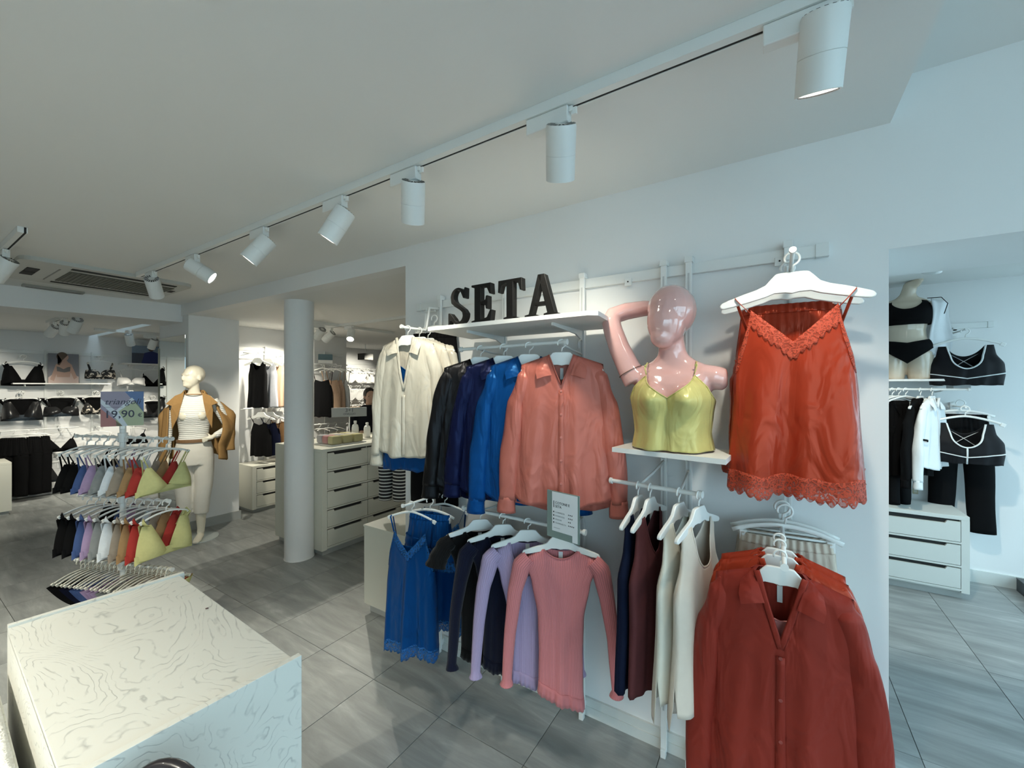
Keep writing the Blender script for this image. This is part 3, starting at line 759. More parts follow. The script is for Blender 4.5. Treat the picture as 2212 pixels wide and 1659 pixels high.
def ribbon(name, mat, parent, pts, w=.004, t=.0012):
    return MB().tube(pts, [(w, t)] * len(pts), 6).build(name, mat, parent, smooth=True)
def top_curve(edge, mid, half, power=2.0, strap=1.0):
    """neckline: z=mid at u=0 rising to edge at |u|=half, then shoulder slope"""
    def f(u):
        a = abs(u)
        if a < half: return mid + (edge - mid) * (a / half) ** power
        return edge + (strap - edge) * ((a - half) / (1 - half)) if strap != 1.0 else edge
    return f
def shirt(label, loc, yaw, mat, seed, L=.66, opened=.16, group=None, sleeve_len=.56, flare=.0, buttons=5, wide=1.0, hem_drop=.05, btn=None, collar=True, slant=.0, inner=None, lod=False, sub_=None, half=.30, tagm=True):
    """satin long-sleeved shirt with collar, placket, cuffs and buttons"""
    t = thing('satin_shirt', label, 'shirt', loc, yaw, group)
    SH = -.088                                       # neck height under the hook
    pr = [(SH + .012, .172 * wide, .024), (SH - .10, .182 * wide, .032), (SH - .22, .185 * wide, .038), (SH - .45, (.198 + flare) * wide, .042), (SH - L, (.208 + flare * 1.6) * wide, .046)]
    shoulder = lambda a: SH + .011 - .042 * max(0, (a - .3) / .7) ** 1.05
    def tf(u):
        a = abs(u)
        if a < half: return SH + .011 - opened * (1 - a / half) ** 1.0
        return shoulder(a)
    def tb(u):
        a = abs(u)
        return (SH - .018 + .029 * (a / half) ** 2) if a < half else shoulder(a)
    hem = lambda u, side: SH - L + hem_drop * (abs(u) ** 3) * .9 - (0.035 if side > 0 else 0)
    g = Garb(pr, tf, tb, hem, seed, fold=.012, freq=2.1, pw=2.0, close=half)
    g.build('body', mat, t, 52, 44)
    # sleeves
    for s_ in (-1, 1):
        x0 = .172 * wide; sl_ = slant * s_
        pts = [(s_ * (x0 - .026), 0, SH - .048), (s_ * (x0 - .014), 0, SH - .085), (s_ * (x0 + .016 + flare * .7), .004, SH - .20), (s_ * (x0 + .036 + flare * 1.2) + sl_ * .5, .006, SH - .40), (s_ * (x0 + .046 + flare * 1.8) + sl_, .0, SH - .062 - sleeve_len)]
        sv = sleeve('sleeve', mat, t, pts, [(.020, .010), (.036, .022), (.038, .030), (.044, .034), (.036, .028)], seed + s_, .005, 18, 34)
        e = Vector(pts[-1])
        cf = sleeve('cuff', mat, sv, [(e.x, e.y, e.z + .012), (e.x + .004 * s_, e.y, e.z - .058)], [(.036, .026), (.042, .028)], seed, .001, 14, 4)
    # placket
    V = []; F = []
    zs = [SH - .012 - opened + (-(L - opened) + .02) * i / 20 for i in range(21)]
    for z in zs:
        for x in (-.012, .012):
            p = g.S(x / .2, z, -1, .002); V.append((p.x, p.y - .001, z))
    for i in range(20): F.append((2 * i, 2 * i + 1, 2 * i + 3, 2 * i + 2))
    ob('placket', mesh('placket', V, F, True), mat, t, solid=.002)
    bt = btn or M('shirt_button_' + mat.name, tuple(min(1, c * 1.15 + .02) for c in mat.node_tree.nodes['Principled BSDF'].inputs['Base Color'].default_value[:3]), .3)
    if 'button' not in HP: HP['button'] = MB().lathe([(.0, .0), (.0048, .0), (.0055, .001), (.005, .0022), (.0035, .0018), (.0, .0018)], 12).mesh('button', True)
    for k in range(buttons):
        z = SH - .016 - opened - (L - opened - .12) * k / max(1, buttons - 1)
        p = g.S(0, z, -1, .002); ob('button', HP['button'], bt, t, (0, p.y - .002, z), (PI / 2, 0, 0))
    if collar:
        for s_ in (-1, 1):
            V = []; F = []
            inn = [(0, .034, SH + .004), (.030, .032, SH + .006), (.056, .016, SH + .006), (.064, -.010, SH + .002), (.056, -.030, SH - .030), (.040, -.042, SH - .078)]
            out = [(0, .046, SH - .030), (.042, .044, SH - .028), (.086, .024, SH - .022), (.104, -.020, SH - .034), (.108, -.044, SH - .066), (.102, -.050, SH - .094)]
            ii = [(k, *p) for k, p in enumerate(inn)]; oo = [(k, *p) for k, p in enumerate(out)]
            for (a, b_) in [(interp(ii, k / 3), interp(oo, k / 3)) for k in range(16)]:
                for j in range(5):
                    f = j / 4
                    p = Vector(a).lerp(Vector(b_), f); p.z += .008 * math.sin(PI * min(1, f * 1.2)) * (1 if p.y > -.02 else .3)
                    V.append((s_ * p.x * wide ** .5, p.y - .004 * math.sin(PI * f) * (1 if p.y < 0.01 else -1), p.z))
            for i in range(15):
                for j in range(4):
                    a = i * 5 + j; F.append((a, a + 1, a + 6, a + 5))
            co = ob('collar', mesh('collar', V, F, True), mat, t, solid=.0022)
            es = co.modifiers.new('crisp', 'EDGE_SPLIT'); es.split_angle = .7
        # facing edges of the open neck
        for s_ in (-1, 1):
            pts = []
            for i in range(9):
                u = half * (1 - i / 8); z = tf(u); p = g.S(u * s_, z, -1, .003); pts.append(p)
            ribbon('facing', mat, t, pts, .009, .0016)
    if tagm:
        MB().box(-.007, .007, .024, .0255, SH - .095, SH - .045).build('care_tag', M('tag_paper', (.85, .85, .84), .6), t)
    return t, g
def cami(label, loc, yaw, mat, lacem, seed, L=.60, group=None, hw=(.145, .17, .19), vdepth=.10, strap_z=-.13, strap_x=.135, lace_hem=True, name='camisole', topz=-.20, depth=.03, fold=.016, lace_w=.05, cat='camisole', freq=2.2, hem_f=None, lace_neck=True):
    t = thing(name, label, cat, loc, yaw, group)
    pr = [(topz, hw[0], depth), (topz - .12, hw[1], depth * 1.3), (topz - L * .5, (hw[1] + hw[2]) / 2, depth * 1.5), (topz - L, hw[2], depth * 1.7), (topz - L - .1, hw[2] * 1.02, depth * 1.7)]
    def tf(u):
        a = abs(u); k = .80
        return topz - vdepth * (1 - a / k) ** 1.0 if a < k else topz - .17 * ((a - k) / (1 - k)) ** .8
    def tb(u):
        a = abs(u); k = .80
        return topz - .075 - .02 * math.cos(a * 1.5) if a < k else topz - .075 - .10 * ((a - k) / (1 - k)) ** .8
    hem = hem_f or (lambda u, side: topz - L)
    g = Garb(pr, tf, tb, hem, seed, fold=fold, freq=freq, pw=2.0, hemw=.008)
    g.build('body', mat, t, 48, 40)
    if lacem:
        if lace_neck: g.strip('neck_lace', lacem, t, lambda u: tf(u) + .012, lace_w, -1, .0035, .25, 18)
        if lace_hem:
            for side in (-1, 1): g.strip('hem_lace', lacem, t, lambda u: g.hemz(u, side) + .016, lace_w + .012, side, .002, .22, 14)
    else:
        pts = [g.S(u, tf(u) - .002, -1, .002) for u in [-.97 + 1.94 * i / 40 for i in range(41)]]
        ribbon('neck_binding', mat, t, pts, .003, .002)
    for s_ in (-1, 1):
        p = g.S(.80 * s_, tf(.80), -1, .003); q = g.S(.80 * s_, tb(.8), 1, .002)
        tip = (strap_x * s_, 0, strap_z)
        ribbon('strap', mat, t, [p, Vector(p).lerp(Vector((tip[0], -.010, strap_z)), .55), (tip[0], -.011, strap_z + .002), (tip[0], 0, strap_z + .009), (tip[0], .011, strap_z + .002), q], .0048, .0012)
    return t, g
def shorts(label, loc, yaw, mat, seed, L=.28, w=.15, band=True, group=None, name='shorts', cat='shorts', topz=-.13, lacem=None, spread=.05, depth=.035):
    """elastic-waist shorts or trousers: waist tube and two legs"""
    t = thing(name, label, cat, loc, yaw, group)
    crotch = topz - min(.24, L * .62)
    pr = [(topz, w, depth * .55), (topz - .05, w * 1.04, depth), (crotch, w * 1.18, depth * 1.2), (crotch - .02, w * 1.19, depth * 1.2)]
    g = Garb(pr, lambda u: topz, lambda u: topz, crotch - .012, seed, fold=.006, freq=5, pw=2.4, gather=.003 if band else 0, hemw=.001)
    g.build('seat', mat, t, 44, 14)
    for s_ in (-1, 1):
        x = w * .60
        sv = sleeve('leg', mat, t, [(s_ * x, 0, crotch + .03), (s_ * (x + spread * .3), 0, crotch - .04), (s_ * (x + spread), 0, topz - L)], [(w * .58, depth * 1.15), (w * .60, depth * 1.2), (w * .62 if L < .5 else w * .5, depth * 1.1)], seed + s_, .004, 18, 18)
        if lacem:
            sleeve('leg_lace', lacem, sv, [(s_ * (x + spread * .96), 0, topz - L + .015), (s_ * (x + spread), 0, topz - L - .04)], [(w * .64, depth * 1.18), (w * .66, depth * 1.2)], seed, .004, 28, 4)
    if band:
        for side in (-1, 1): g.strip('waistband', mat, t, lambda u: topz + .002, .034, side, .003, 0)
    return t
def tank(label, loc, yaw, mat, seed, L=.62, group=None, hw=.15, neck=.13, strap=.62, name='tank_top', cat='tank top', wide=1.0, fold=.008, hem=None, topz=-.115, depth=.035, cut=.10):
    t = thing(name, label, cat, loc, yaw, group)
    pr = [(topz, .125 * wide, .012), (topz - cut * .5, .118 * wide, .018), (topz - cut, .125 * wide, .024), (topz - cut * 1.7, hw * wide, depth), (topz - L * .6, hw * .97 * wide, depth * 1.15), (topz - L, hw * 1.10 * wide, depth * 1.25)]
    def mk(d):
        def f(u):
            a = abs(u)
            return topz - .004 - d * (1 - (a / strap) ** 2.4) if a < strap else topz - .012 * (a - strap) / (1 - strap)
        return f
    g = Garb(pr, mk(neck), mk(neck * .45), hem or (topz - L), seed, fold=fold, freq=2.2, pw=2.0, close=strap + .08)
    g.build('body', mat, t, 40, 34)
    pts = [g.S(u, mk(neck)(u), -1, .001) for u in [-.6 + 1.2 * i / 30 for i in range(31)]]
    ribbon('neck_binding', mat, t, pts, .004, .0018)
    return t, g
def knit(label, loc, yaw, mat, seed, L=.66, group=None, deep=.05, half=.45, short=False, w=.17, waist=.095, sl=.60, splay=.05, open_arm=True):
    """slim ribbed knit top with frilled hem"""
    t = thing('knit_top', label, 'knit top', loc, yaw, group)
    SH = -.10
    pr = [(SH, .150, .014), (SH - .06, .165, .020), (SH - .15, .128, .026), (SH - .30, waist + .006, .030), (SH - .45, waist, .032), (SH - L + .05, waist * 1.02, .034), (SH - L, waist * 1.08, .036)]
    shoulder = lambda a: SH - .004 - .05 * max(0, (a - half) / (1 - half)) ** 1.2
    tf = lambda u: SH - .004 - deep * (1 - (abs(u) / half) ** 2) if abs(u) < half else shoulder(abs(u))
    tb = lambda u: SH - .004 - .012 * (1 - (abs(u) / half) ** 2) if abs(u) < half else shoulder(abs(u))
    def hem(u, side): return SH - L + .010 * math.sin(u * 22 + seed) - (.03 * u)
    g = Garb(pr, tf, tb, hem, seed, fold=.006, freq=2.0, pw=2.0, hemw=.004, close=half)
    g.build('body', mat, t, 44, 36)
    frz = lambda u: SH - L + .045 - .03 * u
    V = []; F = []
    for i in range(121):
        u = -1 + 2 * i / 120
        for j in range(4):
            p = g.S(u * (1 + .012 * j), frz(u) - .018 * j, -1, .003 + .0022 * j * (1 + math.sin(u * 30 + seed)) * .5); V.append(p)
    for i in range(120):
        for j in range(3):
            a = i * 4 + j; F.append((a, a + 1, a + 5, a + 4))
    ob('frilled_hem', mesh('frill', V, F, True), mat, t, solid=.0012)
    for s_ in (-1, 1):
        if short:
            pts = [(s_ * .135, 0, SH - .045), (s_ * .175, 0, SH - .07), (s_ * .205, 0, SH - .13), (s_ * .215, 0, SH - .17)]
            sleeve('sleeve', mat, t, pts, [(.035, .024), (.042, .026), (.046, .024), (.050, .026)], seed, .004)
        else:
            pts = [(s_ * .135, 0, SH - .045), (s_ * .172, 0, SH - .085), (s_ * (.185 + splay * .3), 0, SH - .20), (s_ * (.19 + splay * .7), 0, SH - .38), (s_ * (.19 + splay), 0, SH - sl), (s_ * (.19 + splay), 0, SH - sl - .025)]
            sleeve('sleeve', mat, t, pts, [(.036, .022), (.040, .024), (.032, .022), (.026, .020), (.021, .018), (.030, .024)], seed, .002)
    pts = [g.S(u, tf(u), -1, .001) for u in [-half + 2 * half * i / 24 for i in range(25)]]
    ribbon('neck_binding', mat, t, pts, .004, .002)
    MB().box(-.009, .009, .012, .0135, SH - .05, SH - .02).build('care_tag', M('tag_paper', (.85, .85, .84), .6), t)
    return t
BR = {}
def bra_meshes(kind):
    if kind in BR: return BR[kind]
    deep = {'triangle': .0, 'crop': .0, 'balcony': .02}.get(kind, 0)
    def cup(s_):
        V = []; F = []; n = 12
        apex = Vector((.098, -.004, -.155)) if kind != 'crop' else Vector((.105, 0, -.115))
        inn = Vector((.004, -.012, -.275 if kind == 'crop' else -.262)); outb = Vector((.150, .012, -.300))
        if kind == 'balcony': apex = Vector((.105, 0, -.19)); inn = Vector((.004, -.012, -.270))
        topw = .055 if kind == 'balcony' else (.028 if kind == 'crop' else .016)
        for i in range(n + 1):
            f = i / n
            l = (apex + Vector((-topw, 0, 0))).lerp(inn, f); r = (apex + Vector((topw * .6, .002, 0))).lerp(outb, f ** .9)
            bow = math.sin(PI * f ** .8)
            l += Vector((-.006, 0, -.008)) * bow if kind != 'balcony' else Vector((-.02, 0, .0)) * bow
            r += Vector((.006, 0, 0)) * bow
            for j in range(n + 1):
                g = j / n
                p = l.lerp(r, g)
                p.y -= .058 * math.sin(PI * g) ** .8 * math.sin(PI * min(1, f * .62 + .02)) ** 1.3
                if i == n: pass
                V.append((s_ * p.x, p.y, p.z))
        for i in range(n):
            for j in range(n):
                a = i * (n + 1) + j; F.append((a, a + 1, a + n + 2, a + n + 1))
        return mesh('cup', V, F, True)
    V = []; F = []
    for i in range(49):
        a = 2 * PI * i / 48
        x = .152 * math.sin(a); y = -.016 + .050 * (1 - math.cos(a)) * .5 * (1 if True else 1)
        z = -.296 + .020 * math.cos(a) * (1 if math.cos(a) > 0 else .2)
        hb = .016 if kind != 'crop' else .024
        for dz in (hb, -hb): V.append((x, y - .008 * math.cos(a), z + dz * (1.0 if math.cos(a) < .3 else .8)))
    for i in range(48): F.append((2 * i, 2 * i + 1, 2 * i + 3, 2 * i + 2))
    band = mesh('band', V, F, True)
    ax = .098 if kind == 'triangle' else .105; az = {'triangle': -.158, 'crop': -.118, 'balcony': -.192}[kind]
    def strap(s_):
        w = .005 if kind == 'triangle' else (.022 if kind == 'crop' else .009)
        tipz = -.090
        return MB().tube([(s_ * (ax - .003), -.003, az), (s_ * .122, -.007, tipz - .01), (s_ * .124, .0, tipz), (s_ * .122, .010, tipz - .01), (s_ * .10, .03, -.17), (s_ * .085, .052, -.285)], [(w, .0014)] * 6, 6).mesh('strap', True)
    BR[kind] = (cup(-1), cup(1), band, strap(-1), strap(1))
    return BR[kind]
def bra(label, loc, yaw, mat, kind='triangle', group=None, scale=1.0, trim=None):
    t = thing('bra', label, 'bra', loc, yaw, group); t.scale = (scale,) * 3
    a = bra_meshes(kind)
    for me, n in zip(a, ('cup', 'cup', 'band', 'strap', 'strap')):
        ob(n, me, (trim if trim and n in ('strap', 'band') else mat), t, solid=.0)
    return t
def brief_mesh():
    if 'brief' in BR: return BR['brief']
    V = []; F = []; n = 16
    for side in (-1, 1):
        k = len(V)
        for j in range(13):
            f = j / 12
            hw = .14 * (1 - f) ** .75 + .028; z = -.115 - .17 * f
            for i in range(n + 1):
                u = -1 + 2 * i / n
                V.append((u * hw, side * .020 * (1 - u * u) ** .5 * (1 - .5 * f) + .003 * math.sin(u * 7 + f * 5), z + .008 * u * u * (1 - f)))
        for j in range(12):
            for i in range(n):
                a = k + j * (n + 1) + i; F.append((a, a + 1, a + n + 2, a + n + 1))
    BR['brief'] = mesh('front_and_back', V, F, True)
    BR['briefband'] = MB().tube([(.14 * math.sin(a * PI / 12), -.020 * math.cos(a * PI / 12), -.115) for a in range(25)], [(.0022, .006)] * 25, 6).mesh('waist_elastic', True)
    return BR['brief']
def brief(label, loc, yaw, mat, group=None, scale=1.0, trim=None):
    t = thing('briefs', label, 'briefs', loc, yaw, group); t.scale = (scale,) * 3
    ob('panel', brief_mesh(), mat, t, solid=0); ob('waist_elastic', BR['briefband'], trim or mat, t)
    return t
# ================================================================ CLOTHES ON THE DISPLAY WALL
def on_rod(a, b, px):
    """point of the rail a-b seen at picture column px"""
    lo, hi = 0.0, 1.0
    for _ in range(40):
        m = (lo + hi) / 2; p = a.lerp(b, m)
        d = -sa * p.x + ca * p.y; x = CXP + FPX * (ca * p.x + sa * p.y) / d
        if x < px: lo = m
        else: hi = m
    p = a.lerp(b, lo); return p + Vector((0, 0, .009))
R_ = math.radians
sPink = satin('salmon', (.52, .150, .112), .33, .6); sBlue = satin('royal_blue', (.004, .052, .20)); sNavy = satin('navy', (.004, .006, .028), .38, .25); sBlack = satin('black', (.0035, .0035, .004), .42, .2)
sIvory = satin('ivory', (.64, .59, .49), .30, .7); sRed = satin('brick_red', (.36, .038, .016), .27, .75); sRed2 = satin('dark_brick_red', (.25, .030, .020), .42); sYellow = satin('lime_yellow', (.58, .51, .19), .30, .7); sBeige = satin('beige', (.62, .53, .43), .4)
lRed = lace('red', (.52, .075, .036)); lBlue = lace('blue', (.012, .11, .34))
GB = 'satin shirts under the SETA shelf'
for px, m, lab, seed, yaw, sl in [
    (1038, sBlack, 'black satin shirt, leftmost under the SETA shelf', 1.1, 37, .54),
    (1088, sNavy, 'navy satin shirt between the black and the royal blue one', 2.3, 34, .52),
    (1143, sBlue, 'royal blue satin shirt tucked behind the salmon shirt', 3.7, 30, .58),
    (1213, sPink, 'salmon pink satin shirt with buttons hanging under SETA shelf', 4.2, 23, .56)]:
    L = on_rod(rB0, rB1, px)
    hanger('broad', 'white hanger holding the ' + lab.split(',')[0].split(' between')[0].split(' tucked')[0].split(' with')[0], L, R_(yaw), 'broad hangers under the SETA shelf', .84)
    shirt(lab, L + Vector((0, 0, .013)), R_(yaw), m, seed, .64, .125 if m is not sPink else .13, GB, sl, .012, 5)
# white shirts on the arm at the wall edge
GW = 'ivory shirts on the arm at the wall edge'
for k, (y, lab, yaw) in enumerate([(1.80, 'ivory satin shirt nearest the wall, mostly hidden', 14), (1.73, 'ivory satin shirt in the middle of three at wall edge', 12), (1.64, 'ivory satin shirt worn open over a blue camisole', 10)]):
    L = Vector((AW.x, y, AW.z + .009))
    hanger('broad', 'white hanger of the ' + ['rearmost', 'middle', 'front'][k] + ' ivory shirt', L, R_(yaw), 'broad hangers of the ivory shirts', .84)
    if k == 2: cami('royal blue satin camisole inside the open ivory shirt', L, R_(yaw), sBlue, None, 3.3, .62, hw=(.11, .15, .17), vdepth=.06, strap_x=.11, strap_z=-.105, depth=.008, topz=-.19, fold=.002)
    shirt(lab, L + Vector((0, 0, .013)), R_(yaw), sIvory, 5.5 + k, .66, .30 if k == 2 else .2, GW, .60, .0, 4, .98, half=.34 if k == 2 else .3)
# black trousers behind them
L = onY(938, 682, 1.84)
hanger('clip', 'white clip hanger of the black trousers at the wall edge', L, R_(8))
cBlack = cloth('black', (.0032, .0032, .0036)); cNavy = cloth('navy', (.004, .006, .020))
shorts('black trousers hanging behind the ivory shirts', L, R_(8), cBlack, 2.2, 1.02, .15, True, name='trousers', cat='trousers', spread=.0, topz=-.105)
# striped trousers beyond the wall edge
strp = M('black_white_stripes', (.02, .02, .02), .85)
nt, b = nodes(strp); tc = nt.nodes.new('ShaderNodeTexCoord'); wv = nt.nodes.new('ShaderNodeTexWave'); wv.bands_direction = 'Z'; wv.inputs['Scale'].default_value = 12.5
rp = nt.nodes.new('ShaderNodeValToRGB'); rp.color_ramp.interpolation = 'CONSTANT'; rp.color_ramp.elements[0].color = (.012, .012, .014, 1); rp.color_ramp.elements[1].position = .80; rp.color_ramp.elements[1].color = (.62, .62, .58, 1)
lk(nt, tc.outputs['Object'], wv.inputs['Vector']); lk(nt, wv.outputs['Fac'], rp.inputs[0]); lk(nt, rp.outputs[0], b.inputs['Base Color'])
L = onY(848, 845, 2.15)
pk = thing('wall_peg', 'white peg on the wall end carrying the striped trousers', 'peg')
MB().tube([(-2.06, 2.15, L.z - .008), (-2.42, 2.15, L.z - .008)], .006, 8).build('peg_bar', wmetal, pk); MB().box(-2.068, -2.06, 2.12, 2.18, L.z - .04, L.z + .03).build('plate', wmetal, pk)
hanger('clip', 'white clip hanger of the striped trousers', L, R_(20))
shorts('black trousers with white stripes hanging beyond the wall edge', L, R_(20), strp, 1.2, .72, .10, True, name='striped_trousers', cat='trousers', spread=.0, topz=-.105)
# blue camisole set on the lower arm
AL = onY(880, 1090, 1.56)
arm('white arm carrying the blue camisole set', AL.x, 1.75, 1.53, AL.z, AL.z)
L = Vector((AL.x, 1.59, AL.z + .008))
hanger('thin', 'white thin hanger of the blue lace camisole dress', L, R_(14), 'thin hangers of the blue lingerie set', .82)
cami('royal blue satin slip with lace neckline and hem', L, R_(14), sBlue, lBlue, 6.1, .60, hw=(.12, .135, .165), vdepth=.105, strap_x=.125, strap_z=-.092, topz=-.165, fold=.02, lace_w=.042, name='slip_dress', cat='slip')
L = Vector((AL.x + .03, 1.70, AL.z + .008))
hanger('clip', 'white clip hanger of the blue satin shorts', L, R_(14), 'clip hangers of the blue set')
shorts('royal blue satin shorts with lace behind the slip', L, R_(14), sBlue, 3.1, .26, .125, True, lacem=lBlue, spread=.03, topz=-.085)
L = Vector((AL.x + .05, 1.80, AL.z + .008))
hanger('thin', 'white thin hanger of the rear blue slip', L, R_(16), 'thin hangers of the blue lingerie set', .82)
cami('second royal blue slip behind, showing only its right side', L, R_(16), sBlue, lBlue, 7.3, .56, hw=(.12, .145, .175), vdepth=.09, strap_x=.125, strap_z=-.092, topz=-.16, fold=.02, lace_w=.04, name='slip_dress', cat='slip')
# knit tops
GK = 'ribbed knit tops on the lower rail'
kBlack = ribbed('black', (.004, .004, .0045)); kNavy = ribbed('navy', (.004, .006, .022)); kLil = ribbed('lilac', (.46, .36, .56)); kPink = ribbed('pink', (.72, .24, .25))
for px, m, lab, seed, yaw, sh_, dp in [
    (1037, kBlack, 'black short-sleeved ribbed top, leftmost on the lower rail', 1.4, 42, True, .05),
    (1086, kNavy, 'navy ribbed top between the black and the lilac one', 2.9, 38, False, .06),
    (1140, kLil, 'lilac ribbed cardigan top with open neck', 4.4, 34, False, .15),
    (1211, kPink, 'pink ribbed long-sleeved top with frilled hem', 5.6, 24, False, .035)]:
    L = on_rod(rC0, rC1, px)
    hanger('broad', 'white hanger of the ' + lab.split(',')[0].split(' between')[0].split(' with')[0], L, R_(yaw), 'broad hangers of the knit tops', .80)
    knit(lab, L, R_(yaw), m, seed, .64 if m is not kPink else .655, GK, dp, .48 if m is not kLil else .55, sh_, waist=.090 if m is not kPink else .094)
# tank tops seen edge-on
GT = 'tank tops under the bust'
cMar = cloth('burgundy', (.10, .030, .032)); cIv = M('cloth_ivory_silk', (.72, .68, .58), .55, vary=(40, .05), bump=(240, .15, .0008), sheen=.2)
cNv2 = cloth('dark_navy', (.006, .010, .028)); cSand = M('cloth_sand_silk', (.70, .60, .50), .55, vary=(40, .05), bump=(240, .15, .0008), sheen=.2)
for px, m, lab, seed, yaw in [
    (1378, cNv2, 'navy tank top, leftmost of the four under the bust', 1.2, 86),
    (1404, cMar, 'burgundy tank top beside the navy one', 2.1, 84),
    (1466, cIv, 'ivory tank top beside the burgundy one', 3.3, 80),
    (1509, cSand, 'cream tank top with side slits at the rail end', 4.9, 76)]:
    L = on_rod(rD0, rD1, px)
    hanger('broad', 'white hanger of the ' + lab.split(',')[0].split(' beside')[0].split(' with')[0], L, R_(yaw), 'broad hangers of the tank tops', .86)
    tank(lab, L, R_(yaw), m, seed, .62, GT, .165, .15, .60, fold=.014, topz=-.105, hem=(lambda u, side: -.105 - .62 + (.09 if abs(u) > .97 else 0) - .03 * side) if px > 1450 else None, wide=1.12, cut=.13)
# red camisole and shorts, upper right arm
AE = onY(1712, 545, 1.62)
arm('white arm carrying the red lace camisole', AE.x, 1.75, 1.60, AE.z - .01, AE.z)
L = Vector((AE.x, 1.665, AE.z + .009))
hanger('broad', 'large white hanger of the red lace camisole', L, R_(3), None, 1.02)
cami('brick red satin camisole with lace neckline and scalloped lace hem', L, R_(3), sRed, lRed, 2.6, .56, hw=(.150, .158, .192), vdepth=.115, strap_x=.165, strap_z=-.142, topz=-.195, fold=.034, lace_w=.052, freq=1.45)
L = Vector((AE.x - .01, 1.77, AE.z + .004))
hanger('broad', 'white hanger behind the red camisole', L, R_(3), None, 1.0)
L = Vector((AE.x - .005, 1.83, AE.z - .02))
hanger('clip', 'white clip hanger of the red satin shorts', L, R_(3), None, 1.15)
shorts('brick red satin shorts with lace behind the red camisole', L + Vector((0, .0, 0)), R_(3), sRed, 4.1, .60, .150, True, lacem=lRed, spread=.03, topz=-.115, depth=.03)
# beige trousers and red shirts, lower right arm
AF = onY(1693, 1195, 1.52)
arm('white arm carrying the red shirts', AF.x, 1.70, 1.40, AF.z, AF.z)
for k, (y, z) in enumerate([(1.83, 0.10), (1.79, 0.09)]):
    L = Vector((AF.x + .008 * k, y, AF.z + .055 + z * .3))
    hanger('clip', 'white clip hanger of the beige shorts, ' + ('rear one' if k == 0 else 'front one'), L, R_(4), 'clip hangers of the beige shorts', 1.12)
    shorts('beige satin shorts with elastic waist, ' + ('rear pair' if k == 0 else 'front pair above the red shirts'), L, R_(4), sBeige, 1.9 + k, .34, .142, True, 'beige shorts', spread=.03, topz=-.115)
GR = 'brick red shirts at the lower right'
for k, (y, lab) in enumerate([(1.64, 'brick red shirt at the back of three on the lower arm'), (1.575, 'brick red shirt in the middle of three on the lower arm'), (1.475, 'large brick red shirt open over a pink top, front of three')]):
    L = Vector((AF.x - .010, y, AF.z + .020))
    hanger('broad', 'white hanger of the ' + ['rear', 'middle', 'front'][k] + ' brick red shirt', L, R_(1), 'broad hangers of the brick red shirts', .78)
    if k == 2:
        cami('pale pink satin top inside the front red shirt', L, R_(1), satin('pale_pink', (.62, .22, .20)), None, 1.3, .5, hw=(.10, .13, .15), vdepth=.02, strap_x=.10, strap_z=-.095, depth=.008, topz=-.185, fold=.002)
    shirt(lab, L + Vector((0, 0, .018)), R_(1), sRed2 if k == 2 else sRed, 7.7 + k, .70, .215 if k == 2 else .16, GR, .66, .006 if k == 2 else .0, 4, .98, half=.36 if k == 2 else .3)
# ================================================================ GLOSSY PINK BUST
pinkg = M('glossy_pink', (.70, .40, .37), .10, coat=1.0, vary=(3, .02), spec=.6)
def sections(mb, secs, n=28):
    """loft of (z, cx, cy, rx, ry_front, ry_back)"""
    V = []; F = []
    for z, cx_, cy_, rx, rf, rb in secs:
        for j in range(n):
            a = 2 * PI * j / n; s_ = math.sin(a); c_ = math.cos(a)
            V.append((cx_ + rx * c_, cy_ + (rb if s_ > 0 else rf) * s_, z))
    k = len(secs)
    for i in range(k - 1):
        for j in range(n): F.append((i * n + j, i * n + (j + 1) % n, (i + 1) * n + (j + 1) % n, (i + 1) * n + j))
    F.append(tuple(range(n - 1, -1, -1))); F.append(tuple((k - 1) * n + j for j in range(n)))
    return mb.add(V, F)
def ball(mb, c, r, n=16, m=12, rot=None):
    V = []; F = []
    for i in range(m + 1):
        t = PI * i / m
        for j in range(n):
            a = 2 * PI * j / n
            v = Vector((r[0] * math.sin(t) * math.cos(a), r[1] * math.sin(t) * math.sin(a), r[2] * math.cos(t)))
            if rot: v = rot @ v
            V.append(Vector(c) + v)
    for i in range(m):
        for j in range(n): F.append((i * n + j, i * n + (j + 1) % n, (i + 1) * n + (j + 1) % n, (i + 1) * n + j))
    return mb.add(V, F)
def head_shape(mb, c, yaw, s=1.0, face=True, ears=False):
    """mannequin head: cranium, face wedge, jaw, nose; looks along -y turned by yaw"""
    Rm = Matrix.Rotation(yaw, 3, 'Z')
    def B(p, r): ball(mb, Vector(c) + Rm @ (Vector(p) * s), tuple(x * s for x in r), rot=Rm)
    B((0, .012, .025), (.077, .094, .090))
    B((0, -.022, -.018), (.062, .072, .085))
    B((0, -.042, -.070), (.042, .046, .040))
    if face:
        B((0, -.090, -.012), (.010, .016, .028)); B((0, -.097, -.024), (.011, .011, .010))
        B((0, -.080, -.058), (.022, .012, .010)); B((0, -.076, -.082), (.020, .016, .014))
        B((0, -.078, .022), (.050, .014, .014))
    if ears:
        for s_ in (-1, 1): B((s_ * .074, .01, -.01), (.010, .018, .030))
BX = Vector((-.335, 1.685, 1.376)); BYAW = R_(4)
bu = thing('bust_mannequin', 'glossy pink bust with one arm bent behind its head', 'mannequin', BX, BYAW)
mb = MB()
